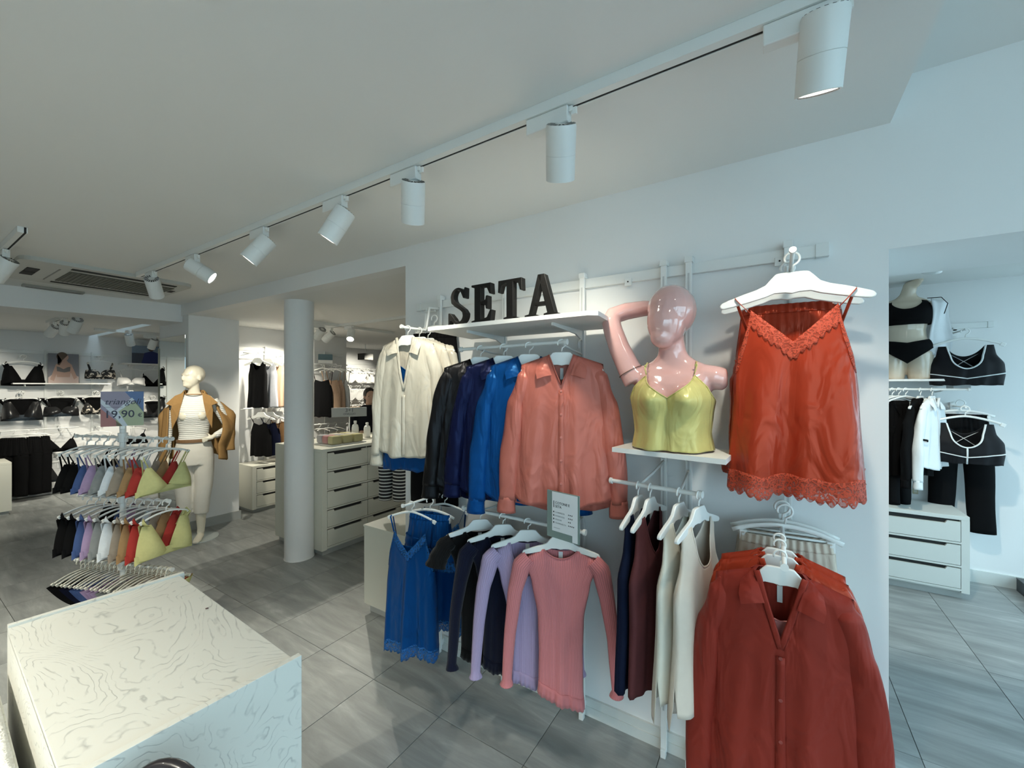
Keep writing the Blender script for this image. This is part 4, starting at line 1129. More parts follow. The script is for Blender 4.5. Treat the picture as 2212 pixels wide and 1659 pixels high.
sections(mb, [(0.0, 0, 0, .112, .080, .078), (.05, 0, 0, .110, .080, .078), (.13, 0, 0, .122, .086, .084), (.20, 0, 0, .134, .088, .088), (.255, .002, .004, .146, .082, .084), (.285, .004, .006, .158, .066, .072), (.305, .006, .010, .160, .052, .060), (.322, .006, .014, .125, .048, .054), (.342, .004, .016, .082, .047, .050), (.36, .002, .014, .060, .046, .048), (.38, 0, .012, .051, .046, .046), (.42, -.004, .004, .048, .048, .046), (.45, -.006, .0, .050, .050, .05)])
for s_ in (-1, 1): ball(mb, (s_ * .066, -.072, .195), (.058, .052, .056))
head_shape(mb, (-.006, -.006, .510), R_(-24), 1.12, False)
mb.tube([(.10, .008, .288), (.150, .006, .275), (.182, .006, .268), (.192, .006, .268)], [(.05, .042), (.048, .046), (.040, .042), (.024, .026)], 16)
ball(mb, (.148, .006, .285), (.046, .048, .030))
mb.tube([(-.135, .004, .262), (-.165, .004, .315), (-.205, .006, .40), (-.232, .010, .475), (-.245, .018, .52)], [.052, .047, .043, .040, .039], 16)
mb.tube([(-.245, .018, .515), (-.238, .030, .540), (-.19, .060, .560), (-.12, .092, .572), (-.05, .118, .572), (.0, .126, .565)], [.038, .038, .037, .034, .028, .024], 16)
fuse('body', mb, pinkg, bu, .0055, 8)
MB().lathe([(.0505, 0), (.0515, .0012), (.0505, .0024)], 28).build('arm_joint', M('joint_line', (.25, .16, .12), .3, metal=.6), bu, loc=(-.158, .004, .302), rot=(0, R_(-28), 0))
yc = thing('camisole', 'lime yellow satin camisole worn by the pink bust', 'camisole', BX, BYAW)
pr = [(.290, .108, .085), (.24, .148, .118), (.195, .154, .126), (.14, .147, .118), (.07, .142, .118), (.005, .152, .120)]
def ytf(u):
    a = abs(u); k = .78
    return .288 - .085 * (1 - a / k) ** .9 if a < k else .288 - .10 * ((a - k) / (1 - k)) ** .8
def ytb(u):
    a = abs(u); k = .78
    return .23 if a < k else .23 - .05 * ((a - k) / (1 - k))
yg = Garb(pr, ytf, ytb, .006, 2.4, fold=.009, freq=2.0, pw=2.3, hemw=.002)
def _lobes(u, z, side, off=0.0, S0=yg.S):
    p = S0(u, z, side, off)
    if side < 0: p.y -= .044 * math.exp(-((abs(p.x) - .066) / .050) ** 2 - ((z - .195) / .055) ** 2)
    return p
yg.S = _lobes
yg.build('body', sYellow, yc, 60, 40)
pts = [yg.S(u, ytf(u) - .002, -1, .002) for u in [-.98 + 1.96 * i / 50 for i in range(51)]]
ribbon('neck_binding', sYellow, yc, pts, .0032, .0022)
for s_ in (-1, 1):
    p = yg.S(.78 * s_, ytf(.78), -1, .003); q = yg.S(.78 * s_, .23, 1, .003)
    ribbon('strap', sYellow, yc, [p, (.092 * s_, -.052, .315), (.088 * s_, -.018, .336), (.088 * s_, .02, .335), (.095 * s_, .065, .30), q], .0032, .0014)
    MB().box(.090 * s_ - .005, .090 * s_ + .005, -.050, -.047, .316, .326, .001).build('strap_slider', M('slider_gold', (.6, .55, .2), .3, metal=.6), yc, rot=(0, 0, 0))
# ================================================================ FRONT PEDESTAL
ply = M('whitewashed_plywood', (.74, .73, .66), .45, spec=.4)
nt, b = nodes(ply)
tc = nt.nodes.new('ShaderNodeTexCoord')
def _mn(op, a, v=None, w=None):
    n = nt.nodes.new('ShaderNodeMath'); n.operation = op
    for i, x in enumerate((a, v, w)):
        if x is None: continue
        if hasattr(x, 'type') and not isinstance(x, (int, float)): lk(nt, x, n.inputs[i])
        else: n.inputs[i].default_value = x
    return n.outputs[0]
mp = nt.nodes.new('ShaderNodeMapping'); mp.inputs['Scale'].default_value = (2.3, 4.2, 4.2)
lk(nt, tc.outputs['Object'], mp.inputs['Vector'])
na = nt.nodes.new('ShaderNodeTexNoise'); na.inputs['Scale'].default_value = 1.0; na.inputs['Detail'].default_value = 4.5; na.inputs['Roughness'].default_value = .42; na.inputs['Distortion'].default_value = .5
lk(nt, mp.outputs[0], na.inputs['Vector'])
fr_ = _mn('FRACT', _mn('MULTIPLY', na.outputs['Fac'], 30.0))
line = _mn('SUBTRACT', 1.0, _mn('MULTIPLY', _mn('ABSOLUTE', _mn('SUBTRACT', fr_, .5)), 8.0))
line = _mn('MAXIMUM', line, 0.0)
nb = nt.nodes.new('ShaderNodeTexNoise'); nb.inputs['Scale'].default_value = 22; nb.inputs['Detail'].default_value = 4
lk(nt, tc.outputs['Object'], nb.inputs['Vector'])
gate = nt.nodes.new('ShaderNodeValToRGB'); gate.color_ramp.elements[0].position = .40; gate.color_ramp.elements[1].position = .60
lk(nt, nb.outputs['Fac'], gate.inputs[0])
amt = _mn('MULTIPLY', line, gate.outputs[0])
amt = _mn('MULTIPLY', amt, .62)
mx = nt.nodes.new('ShaderNodeMix'); mx.data_type = 'RGBA'; mx.inputs[6].default_value = (.66, .66, .61, 1); mx.inputs[7].default_value = (.30, .31, .30, 1)
lk(nt, amt, mx.inputs[0]); lk(nt, mx.outputs[2], b.inputs['Base Color'])
bp = nt.nodes.new('ShaderNodeBump'); bp.inputs['Strength'].default_value = .3; bp.inputs['Distance'].default_value = .002; bp.invert = True
lk(nt, amt, bp.inputs['Height']); lk(nt, bp.outputs[0], b.inputs['Normal'])
fp = thing('display_pedestal', 'white-washed plywood pedestal with grained top in the left foreground', 'pedestal', (-.985, .565, 0), R_(-2.4))
PZ, PL, PW = .95, .80, .385
MB().box(-PL, 0, -PW, 0, PZ - .018, PZ).build('top_board', ply, fp)
MB().box(-.014, 0.002, -PW, .014, 0, PZ + .007, .001).build('front_panel', ply, fp)
MB().box(-PL - .002, -PL + .014, -PW, .014, 0, PZ + .007, .001).build('rear_panel', ply, fp)
MB().box(-PL + .015, -.015, .001, .010, 0, PZ - .012).build('side_panel', M('grey_white_edge', (.55, .56, .54), .5), fp)
MB().box(-PL + .015, -.015, -PW, -PW + .012, 0, PZ - .012).build('side_panel', ply, fp)
MB().lathe([(.0, .0), (.004, .0), (.0045, .001), (.0, .0016)], 9).build('wood_knot', M('knot_brown', (.10, .05, .05), .7), fp, loc=(-.455, -.03, PZ + .0))
np_ = thing('display_pedestal', 'neighbouring white pedestal at the left picture edge behind a dark gap', 'pedestal', (-1.0, .155, 0), R_(-2.4))
MB().box(-.80, 0, -.60, 0, 0, .855, .003).build('cabinet_body', ply, np_)
fur = M('white_crumpled_cloth', (.80, .80, .78), .8, vary=(14, .12), bump=(26, .9, .02), sheen=.3)
V = []; F = []; n = 36
for i in range(n + 1):
    for j in range(n + 1):
        x = -.78 + .76 * i / n; y = -.56 + .555 * j / n
        e = min(i, n - i, j, n - j) / 4
        V.append((x, y,   .857 + .022 * min(1, e) + .010 * wob(x * 22 + y * 9, 2) * min(1, e) + .008 * wob(y * 31 - x * 12, 4) * min(1, e)))
for i in range(n):
    for j in range(n):
        a = i * (n + 1) + j; F.append((a, a + n + 1, a + n + 2, a + 1))
cl = ob('crumpled_cloth', mesh('crumpled_cloth', V, F, True), fur, None, (-1.0, .155, 0), (0, 0, R_(-2.4)), solid=.004)
tag(cl, 'crumpled white cloth lying on the pedestal at the left edge', 'cloth')
# black glossy bag whose top just enters the picture
bs = thing('low_plinth', 'low white plinth in front of the grained pedestal, below the picture', 'plinth', (-.83, .27, 0))
MB().box(-.10, .12, -.12, .12, 0, .722, .004).build('plinth_body', ply, bs)
bag = thing('puffy_bag', 'shiny black puffy bag entering at the bottom picture edge', 'bag', (-.87, .27, .722), R_(20))
mb = MB(); sections(mb, [(0, 0, 0, .095, .06, .06), (.03, 0, 0, .10, .066, .066), (.10, 0, 0, .098, .064, .064), (.17, 0, 0, .092, .055, .055), (.205, .0, 0, .078, .042, .042), (.222, 0, 0, .05, .024, .024)])
fuse('bag_body', mb, M('black_patent', (.012, .010, .014), .22, coat=.5, bump=(30, .6, .01)), bag, .008, 3)
MB().tube([(-.075 * math.cos(k * PI / 14), .02 * math.sin(k * PI / 14), .19 + .05 * math.sin(k * PI / 14)) for k in range(15)], .010, 12).build('handle', M('black_patent_handle', (.014, .012, .016), .3, coat=.4), bag, smooth=True)
# ================================================================ BRA RACK
RK = Vector((-3.60, .91, 0)); RD = Vector((.931, .364, 0)); RYAW = math.atan2(.931, -(-.364)) ; RYAW = R_(111)
rk = thing('bra_rack', 'white floor rack with three tiers of hanging lingerie', 'rack', RK)
MB().tube([(0, 0, .02), (0, 0, 1.40)], .017, 16).build('pole', wmetal, rk, smooth='auto')
MB().lathe([(.24, 0), (.24, .008), (.22, .014), (.03, .018), (.03, .05)], 36).build('base', wmetal, rk, smooth='auto')
TZ = (1.284, .886, .452)
for z, h in zip(TZ, (.385, .36, .385)):
    o = MB().tube([-RD * h + Vector((0, 0, z)), RD * h + Vector((0, 0, z))], .008, 10).build('tier_bar', wmetal, rk, smooth='auto')
    for s_ in (-1, 1): MB().tube([RD * s_ * h + Vector((0, 0, z)), RD * s_ * (h + .012) + Vector((0, 0, z))], .013, 12).build('end_knob', wmetal, o, smooth='auto')
    MB().lathe([(.024, -.03), (.026, -.028), (.026, .028), (.024, .03)], 20).build('collar', wmetal, o, smooth='auto', loc=(0, 0, z))
cY = cloth('lime', (.56, .53, .24)); cR = cloth('coral_red', (.38, .04, .033)); cC = cloth('camel_bra', (.33, .20, .095)); cT = cloth('taupe', (.30, .25, .20)); cW = cloth('white_bra', (.66, .70, .74)); cG = cloth('grey_melange', (.24, .25, .25)); cLi = cloth('lilac_bra', (.36, .26, .42)); cB = cloth('denim_blue', (.06, .10, .24)); cK = cBlack
seq = [('lime yellow', cY), ('coral red', cR), ('camel brown', cC), ('taupe', cT), ('white', cW), ('grey', cG), ('lilac', cLi), ('blue', cB), ('black', cK), ('second black', cK)]
for tier, kind, word in ((0, 'triangle', 'padded triangle'), (1, 'crop', 'soft wide-strap')):
    for i, (cn, m) in enumerate(seq):
        f = .345 - .072 * i
        L = RK + RD * f + Vector((0, 0, TZ[tier] + .007))
        yaw = RYAW + R_(random.uniform(-4, 4))
        hanger('lingerie', 'white hanger of the %s %s bra on the floor rack' % (cn, word), L, yaw, 'hangers on the %s tier of the floor rack' % ('upper', 'middle')[tier], 1.10)
        bra('%s %s bra on the %s tier of the floor rack' % (cn, word, ('upper', 'middle')[tier]), L, yaw, m, kind, 'bras on the %s tier' % ('upper', 'middle')[tier], 1.12)
# lowest tier: briefs
seq2 = [cY, cR, cR, cC, cC, cT, cT, cW, cG, cG, cG, cLi, cLi, cLi, cB, cB, cB, cNavy, cNavy, cK, cK, cK]
ORD = 'first second third fourth fifth sixth seventh eighth ninth tenth eleventh twelfth thirteenth fourteenth fifteenth sixteenth seventeenth eighteenth nineteenth twentieth twenty-first twenty-second'.split()
nm2 = {id(cY): 'lime yellow', id(cR): 'coral red', id(cC): 'camel brown', id(cT): 'taupe', id(cW): 'white', id(cG): 'grey', id(cLi): 'lilac', id(cB): 'blue', id(cNavy): 'navy', id(cK): 'black'}
for i, m in enumerate(seq2):
    f = .37 - .0345 * i
    L = RK + RD * f + Vector((0, 0, TZ[2] + .007)); yaw = RYAW + R_(random.uniform(-5, 5))
    hanger('lingerie', 'cream hanger on the lowest rack tier, %s from its right end' % ORD[i], L, yaw, 'hangers on the lowest rack tier', 1.10, M('cream_plastic', (.74, .72, .62), .4))
    brief('%s briefs on the lowest rack tier, %s from its right end' % (nm2[id(m)], ORD[i]), L, yaw, m, 'briefs on the lowest rack tier', 1.05)
# price sign
ps = thing('price_sign', 'colourful triangoli 19,90€ sign on top of the bra rack', 'sign', RK + Vector((0, 0, 1.36)), R_(72))
w_, h_ = .205, .225
MB().box(-w_ / 2, w_ / 2, -.020, -.016, 0, h_, .001).build('panel', M('sign_lilac', (.33, .29, .38), .5), ps)
def face(P, m, nme, d): MB().prism([((x - .5) * w_, z * h_) for x, z in P], -.0204 - d, -.0202).build(nme, m, ps)
face([(.55, 1), (1, 1), (1, .38)], M('sign_blue', (.10, .17, .35), .5), 'blue_field', .0001)
face([(0, .52), (.5, 0), (0, 0)], M('sign_red', (.42, .17, .16), .5), 'red_field', .0001)
face([(.32, .40), (.80, .72), (1, .40), (1, 0), (.36, 0)], M('sign_pale_green', (.42, .46, .30), .5), 'green_field', .0001)
face([(0, .66), (.20, .43), (.50, .0), (.62, .0), (.40, .42), (.78, .74), (.72, .82), (.34, .45), (.0, .80)], M('sign_pale', (.62, .66, .72), .5), 'pale_band', .0002)
ob('lettering', text_mesh('triangoli', .052, .0002, .28, 'CENTER'), M('sign_navy', (.03, .03, .06), .5), ps, (0, -.0212, h_ * .63), (PI / 2, 0, 0))
ob('price', text_mesh('19,90', .066, .0002, 0, 'CENTER', .0006), MATS['sign_navy'], ps, (-.015, -.0212, h_ * .25), (PI / 2, 0, 0))
ob('currency', text_mesh('€', .034, .0002, 0, 'CENTER', .0004), MATS['sign_navy'], ps, (.084, -.0212, h_ * .25), (PI / 2, 0, 0))
MB().box(-w_ * .42, 0, -.0213, -.0206, h_ * .545, h_ * .552).build('rule', MATS['sign_navy'], ps)
MB().box(-.012, .012, -.018, .018, -.02, .03, .002).build('clamp', plast, ps)
# ================================================================ STANDING MANNEQUIN
ML = Vector((-5.14, 1.86, 0)); MY = R_(62)
creamy = M('cream_mannequin', (.78, .72, .58), .35, coat=.2, vary=(3, .02))
mq = thing('standing_mannequin', 'cream full-length mannequin, head turned aside, hand on hip', 'mannequin', ML, MY)
mb = MB()
sections(mb, [(.86, 0, 0, .155, .10, .11), (.95, 0, 0, .16, .10, .11), (1.06, 0, 0, .125, .085, .09), (1.12, 0, 0, .115, .08, .085), (1.22, 0, 0, .125, .09, .09), (1.32, 0, 0, .14, .10, .095), (1.42, 0, 0, .155, .085, .085), (1.47, 0, .005, .165, .065, .07), (1.505, 0, .008, .14, .052, .058), (1.525, 0, .01, .09, .048, .05), (1.55, 0, .008, .055, .048, .048), (1.60, -.002, .0, .047, .047, .047), (1.66, -.004, -.004, .047, .05, .05)])
for s_ in (-1, 1): ball(mb, (s_ * .065, -.075, 1.31), (.055, .05, .055))
head_shape(mb, (-.006, -.008, 1.715), R_(-48), 1.08, True, True)
# legs, bare feet
for s_, fx, fy in ((-1, -.075, .015), (1, .055, -.01)):
    mb.tube([(s_ * .075, 0, .90), (s_ * .078, 0, .80), (s_ * .07 + fx * .2, fy * .3, .62), (fx * .6 + s_ * .03, fy * .6 - .01, .47), (fx * .8 + s_ * .015, fy + .005, .30), (fx + s_ * .004, fy + .012, .12), (fx, fy + .012, .075)], [.088, .084, .068, .052, .050, .034, .034], 16)
    mb.tube([(fx, fy + .03, .045), (fx - .006, fy - .03, .040), (fx - .016, fy - .10, .026), (fx - .022, fy - .155, .018)], [(.032, .034), (.034, .032), (.038, .020), (.026, .012)], 14)
# viewer's left arm hangs, right arm akimbo
mb.tube([(-.165, .006, 1.455), (-.195, .01, 1.38), (-.215, .02, 1.25), (-.222, .03, 1.14), (-.222, .01, 1.0), (-.218, -.01, .90)], [.046, .043, .037, .034, .028, .022], 14)
mb.tube([(.165, .006, 1.455), (.205, .012, 1.38), (.255, .03, 1.27), (.285, .045, 1.19), (.28, .03, 1.155), (.22, -.035, 1.115), (.165, -.082, 1.085)], [.046, .043, .038, .035, .034, .028, .022], 14)
ball(mb, (.145, -.098, 1.075), (.036, .022, .020))
for k in range(4):
    mb.tube([(.128, -.105, 1.088 - .013 * k), (.100, -.115, 1.083 - .014 * k), (.074 + .004 * k, -.110, 1.074 - .015 * k)], [.0085, .008, .007], 8)
mb.tube([(.150, -.095, 1.09), (.135, -.085, 1.115), (.118, -.085, 1.122)], [.010, .009, .008], 8)
ball(mb, (-.218, -.015, .86), (.022, .030, .042))
for k in range(4):
    mb.tube([(-.222, -.035 + .016 * k, .83), (-.220, -.036 + .016 * k, .79), (-.215, -.034 + .015 * k, .755)], [.0085, .008, .007], 8)
mb.tube([(-.212, -.04, .87), (-.205, -.055, .84), (-.203, -.058, .815)], [.010, .009, .008], 8)
fuse('body', mb, creamy, mq, .0075, 4)
MB().lathe([(.19, 0), (.19, .007), (.188, .009)], 48).build('glass_base', M('pale_glass_disc', (.55, .60, .58), .08, coat=.6), mq, loc=(.02, .05, 0))
MB().tube([(.055, .03, .008), (.055, .02, .30)], .007, 10).build('calf_rod', M('steel_rod', (.6, .6, .6), .25, metal=1), mq)
# white ribbed tee
tee = thing('fitted_top', 'white fitted long-sleeved top on the standing mannequin', 'top', ML, MY)
tm = M('white_ribbed_tee', (.80, .78, .72), .85, vary=(60, .04))
nt, b = nodes(tm); tc = nt.nodes.new('ShaderNodeTexCoord'); n = nt.nodes.new('ShaderNodeTexWave'); n.bands_direction = 'Z'; n.inputs['Scale'].default_value = 16; n.inputs['Distortion'].default_value = 2.5
lk(nt, tc.outputs['Object'], n.inputs['Vector']); bp = nt.nodes.new('ShaderNodeBump'); bp.inputs['Strength'].default_value = .45; bp.inputs['Distance'].default_value = .008
lk(nt, n.outputs['Fac'], bp.inputs['Height']); lk(nt, bp.outputs[0], b.inputs['Normal'])
mb = MB()
sections(mb, [(1.035, 0, 0, .145, .10, .105), (1.06, 0, 0, .136, .098, .10), (1.12, 0, 0, .126, .092, .095), (1.22, 0, 0, .136, .104, .10), (1.30, 0, -.004, .150, .128, .102), (1.36, 0, -.002, .156, .118, .10), (1.42, 0, 0, .168, .096, .094), (1.475, 0, .005, .176, .072, .078), (1.512, 0, .008, .146, .058, .064), (1.532, 0, .010, .096, .056, .058)])
mb.tube([(.155, .006, 1.465), (.205, .012, 1.385), (.257, .03, 1.27), (.29, .045, 1.19), (.283, .03, 1.150), (.222, -.033, 1.114), (.185, -.065, 1.095)], [.054, .050, .045, .042, .042, .036, .031], 16)
mb.tube([(-.155, .006, 1.465), (-.196, .01, 1.38), (-.217, .02, 1.25), (-.224, .03, 1.14), (-.224, .01, 1.0), (-.219, -.008, .93)], [.054, .050, .044, .041, .036, .03], 16)
fuse('jersey', mb, tm, tee, .008, 3)
MB().lathe([(.082, 0), (.086, .006), (.080, .012)], 28, cap=False).build('neck_band', M('camel_band', (.42, .26, .13), .7), tee, loc=(0, .006, 1.528))
# trousers
tr_ = thing('cropped_trousers', 'white cropped trousers on the standing mannequin', 'trousers', ML, MY)
ivw = M('ivory_trousers', (.74, .70, .62), .7, vary=(20, .04), bump=(7, .5, .012))
mb = MB()
sections(mb, [(.80, 0, 0, .165, .112, .122), (.88, 0, 0, .172, .115, .125), (.96, 0, 0, .166, .11, .118), (1.04, 0, 0, .146, .098, .106), (1.065, 0, 0, .142, .095, .102)])
for s_, fx, fy in ((-1, -.075, .015), (1, .055, -.01)):
    mb.tube([(s_ * .082, 0, .86), (s_ * .083, 0, .74), (s_ * .07 + fx * .25, fy * .4, .58), (fx * .6 + s_ * .035, fy * .7, .44), (fx * .85 + s_ * .015, fy + .005, .28)], [.092, .090, .080, .074, .064], 18)
fuse('trouser_body', mb, ivw, tr_, .009, 3)
MB().lathe([(.148, 0), (.150, .02), (.148, .034)], 32, cap=False).build('belt', M('camel_belt', (.22, .12, .055), .6), tr_, loc=(0, -.002, 1.035)).scale = (1.0, .74, 1)
# coat over the shoulders
ct = thing('draped_coat', 'camel coat draped over the shoulders of the standing mannequin', 'coat', ML, MY)
cam_m = cloth('camel_coat', (.34, .195, .075))
V = []; F = []; nu, nv = 46, 30
for i in range(nu + 1):
    a = R_(-128 + 256 * i / nu)                    # around the back, open in front
    for j in range(nv + 1):
        v = j / nv
        z = 1.535 - .63 * v - .02 * abs(math.sin(a))
        sh_ = min(1, v / .10) ** .6
        rx = .085 + (.152 + .05 * v) * sh_; ry = .07 + (.055 + .05 * v) * sh_
        if math.sin(a) > 0 and v > .15: rx += .075 * math.sin(PI * min(1, (v - .15) / .6)) * math.sin(a)
        drop = .065 * (1 - (1 - sh_)) * (abs(math.sin(a)) ** 2) * sh_
        V.append((rx * math.sin(a) + .006 * math.sin(a * 9 + v * 3), .02 + ry * math.cos(a) + .010 * v * math.sin(a * 11), z - drop))
for i in range(nu):
    for j in range(nv):
        a = i * (nv + 1) + j; F.append((a, a + nv + 1, a + nv + 2, a + 1))
ob('coat_shell', mesh('coat_shell', V, F, True), cam_m, ct, solid=.010)
for s_ in (-1, 1):
    P = [(s_ * .075, -.055, 1.555), (s_ * .145, -.075, 1.52), (s_ * .215, -.085, 1.44), (s_ * .165, -.112, 1.42), (s_ * .175, -.108, 1.37), (s_ * .165, -.10, 1.18), (s_ * .12, -.10, 1.30), (s_ * .09, -.075, 1.45)]
    ob('lapel', mesh('lapel', P, [(0, 1, 7), (1, 2, 3, 7), (3, 4, 6, 7), (4, 5, 6)]), cam_m, ct, solid=.012)
V = []; F = []
for i in range(25):
    a = R_(-120 + 240 * i / 24)
    for j, (r, z) in enumerate(((.075, 1.54), (.085, 1.575), (.115, 1.53))):
        V.append((r * math.sin(a), .012 + r * .85 * math.cos(a), z))
for i in range(24):
    for j in range(2): a = i * 3 + j; F.append((a, a + 3, a + 4, a + 1))
ob('collar', mesh('collar', V, F, True), cam_m, ct, solid=.006)
for s_, ex in ((-1, -.245), (1, .30)):
    sleeve('empty_sleeve', cam_m, ct, [(s_ * .17, .05, 1.43), (ex, .06, 1.30), (ex * 1.02, .055, 1.1), (ex * (1.0), .04, .92)], [(.05, .05), (.056, .05), (.052, .045), (.05, .042)], 2 + s_, .005)
# ================================================================ DRAWER UNITS
cream = M('cream_lacquer', (.70, .69, .60), .5, vary=(2.5, .04), bump=(40, .08))
def drawer_unit(label, loc, yaw, wid, dep, z0, z1, cols, rows, plinth=.06, name='drawer_unit', mat=None, edge=.05, group=None):
    """cabinet whose drawers face local -y; origin at the front left floor corner"""
    mat = mat or cream
    t = thing(name, label, 'drawer unit', loc, yaw, group)
    MB().box(.0005, wid - .0005, .02, dep, z0, z1 - .03).build('body', mat, t)
    MB().box(0, wid, 0, dep, z1 - .03, z1, .002).build('top', mat, t)
    MB().box(0, edge, 0, .02, z0, z1 - .03).build('stile', mat, t); MB().box(wid - edge, wid, 0, .02, z0, z1 - .03).build('stile', mat, t)
    MB().box(.03, wid - .03, .04, dep - .02, 0, z0).build('plinth', skirt_m, t)
    cw = (wid - 2 * edge) / cols; rh = (z1 - .03 - z0 - .02) / rows
    me = MB().prism([(.004, .012), (cw - .004, .012), (cw - .004, rh - .014), (cw * .86, rh - .014), (cw * .84, rh - .034), (cw * .17, rh - .034), (cw * .15, rh - .014), (.004, rh - .014)], -.002, .016).mesh('drawer_front')
    md = MB().box(.006, cw - .006, .0165, .0198, .014, rh - .002).mesh('dark_slot')
    for r in range(rows):
        MB().box(edge, wid - edge, -.001, .02, z0 + .02 + rh * r - .006, z0 + .02 + rh * r + .008).build('cross_rail', mat, t)
        for c in range(cols):
            d = ob('drawer', me, mat, t, (edge + cw * c, 0, z0 + .02 + rh * r))
            ob('handle_slot', md, dark_m, d)
    return t
# shop counter behind the column: drawers face +x
cnt = drawer_unit('cream shop counter with five rows of drawers behind the round column', (-3.60, 2.317, 0), R_(90), 1.50, .82, .055, 1.02, 3, 5, edge=.055, name='counter_unit')
MB().box(.12, .42, .004, .012, .83, .848).build('red_garment_edge', cloth('red_in_drawer', (.4, .07, .05)), cnt)
drawer_unit('low cream drawer unit under the tank tops by the pillar', (-5.58, 2.64, 0), R_(90), 1.1, .40, .045, .60, 2, 3, edge=.05)
lb = thing('low_cabinet', 'low cream cabinet at the end of the display wall behind blue slip', 'cabinet', (-2.489, 1.93, 0))
MB().box(0, .42, 0, .62, .06, .61, .002).build('body', cream, lb); MB().box(.03, .40, .03, .60, 0, .06).build('plinth', skirt_m, lb)
MB().box(-.004, .424, -.004, .62, .61, .625, .002).build('top', cream, lb)
drawer_unit('cream drawer unit cut by the left picture edge', (-8.12, .93, 0), R_(0), .001 + .5, .45, .05, .66, 1, 3).location = (-8.62, .55, 0)
# things on the counter
tray = thing('boxed_underwear', 'clear box of folded pastel garments on the counter', 'box', (-3.72, 2.50, 1.02), R_(90))
MB().box(-.02, .40, -.02, .30, 0, .010, .002).build('base_tray', white_m, tray)
pc = [M('fold_yellow', (.55, .50, .25), .8), M('fold_pink', (.55, .25, .25), .8), M('fold_grey', (.4, .4, .42), .8), M('fold_cream', (.62, .58, .48), .8)]
for i in range(3):
    for j in range(3):
        MB().box(.008 + i * .128, .124 + i * .128, .0 + j * .095, .088 + j * .095, .011, .095, .018).build('folded_garment', pc[(0 if j == 0 else (i + j) % 4)], tray, smooth='auto')
clear = bpy.data.materials.new('clear_acetate'); clear.use_nodes = True
nt = clear.node_tree; nt.nodes.clear()
o_ = nt.nodes.new('ShaderNodeOutputMaterial'); tr = nt.nodes.new('ShaderNodeBsdfTransparent'); gl = nt.nodes.new('ShaderNodeBsdfGlossy'); mxs = nt.nodes.new('ShaderNodeMixShader')
gl.inputs['Roughness'].default_value = .08; mxs.inputs[0].default_value = .13
lk(nt, tr.outputs[0], mxs.inputs[1]); lk(nt, gl.outputs[0], mxs.inputs[2]); lk(nt, mxs.outputs[0], o_.inputs[0])
MB().box(-.005, .392, -.008, .292, .010, .108).build('clear_lid', clear, tray)
for k, (x, y, h) in enumerate([(-4.05, 3.02, .20), (-4.02, 3.16, .17)]):
    bt = thing('pump_bottle', ['tall white bottle on the counter behind the sign stand', 'rounded white bottle on the counter beside the tall one'][k], 'bottle', (x, y, 1.02))
    MB().lathe([(.034, 0), (.038, .006), (.038, h * .62), (.030, h * .78), (.013, h * .84), (.013, h * .9)], 20).build('bottle_body', white_m, bt, smooth='auto')
    MB().lathe([(.016, h * .88), (.017, h), (.014, h + .004)], 14).build('cap', plast, bt, smooth='auto')
sgn = thing('offer_sign', 'grey 3+1 offer sign above the counter', 'sign', (-4.10, 2.98, 1.02), R_(64))
MB().tube([(0, 0, 0), (0, 0, .27)], .006, 8).build('stem', wmetal, sgn)
MB().box(-.19, .19, -.006, .006, .25, .355, .002).build('panel', M('grey_sign', (.36, .38, .38), .5), sgn)
ob('lettering', text_mesh('3+1', .06, .0003, 0, 'CENTER'), ink, sgn, (0, -.0075, .305), (PI / 2, 0, 0))
ob('lettering', text_mesh('OMAGGIO', .028, .0003, 0, 'CENTER'), ink, sgn, (0, -.0075, .272), (PI / 2, 0, 0))
MB().lathe([(.05, 0), (.05, .006), (.01, .008)], 20).build('foot', wmetal, sgn)
# ================================================================ TANK TOP WALL (x = -6)
def wall_kit(label, X, y0, y1, z=2.145, posts=()):
    t = thing('wall_rail', label, 'rail')
    MB().box(X, X + .022, y0, y1, z - .043, z + .002, .002).build('bar', wmetal, t)
    for y in posts: MB().box(X + .022, X + .038, y - .012, y + .012, .1, z + .02).build('post', wmetal, t)
    return t
wall_kit('white rail on the wall above the tank tops', -6.0, 2.50, 4.25, 2.145, (2.62, 3.0, 3.5, 3.9))
def yrod(label, X, y0, y1, z, wallX):
    t = thing('hanging_rail', label, 'clothes rail')
    MB().tube([(X, y0, z), (X, y1, z)], .008, 10).build('bar', wmetal, t, smooth='auto')
    for y in (y0 + .08, y1 - .08): MB().tube([(X, y, z), (wallX, y, z - .02)], .006, 8).build('support_arm', wmetal, t)
    return t
yrod('upper white rail with sleeveless tops by the pillar', -5.72, 2.60, 3.20, 2.045, -5.965)
yrod('lower white rail with sleeveless tops by the pillar', -5.72, 2.60, 3.20, 1.33, -5.965)
cPe = cloth('peach', (.62, .42, .29)); cGr = cloth('light_grey', (.42, .43, .47)); cWh = cloth('white', (.76, .75, .73)); cBr = cloth('brown', (.22, .12, .055))
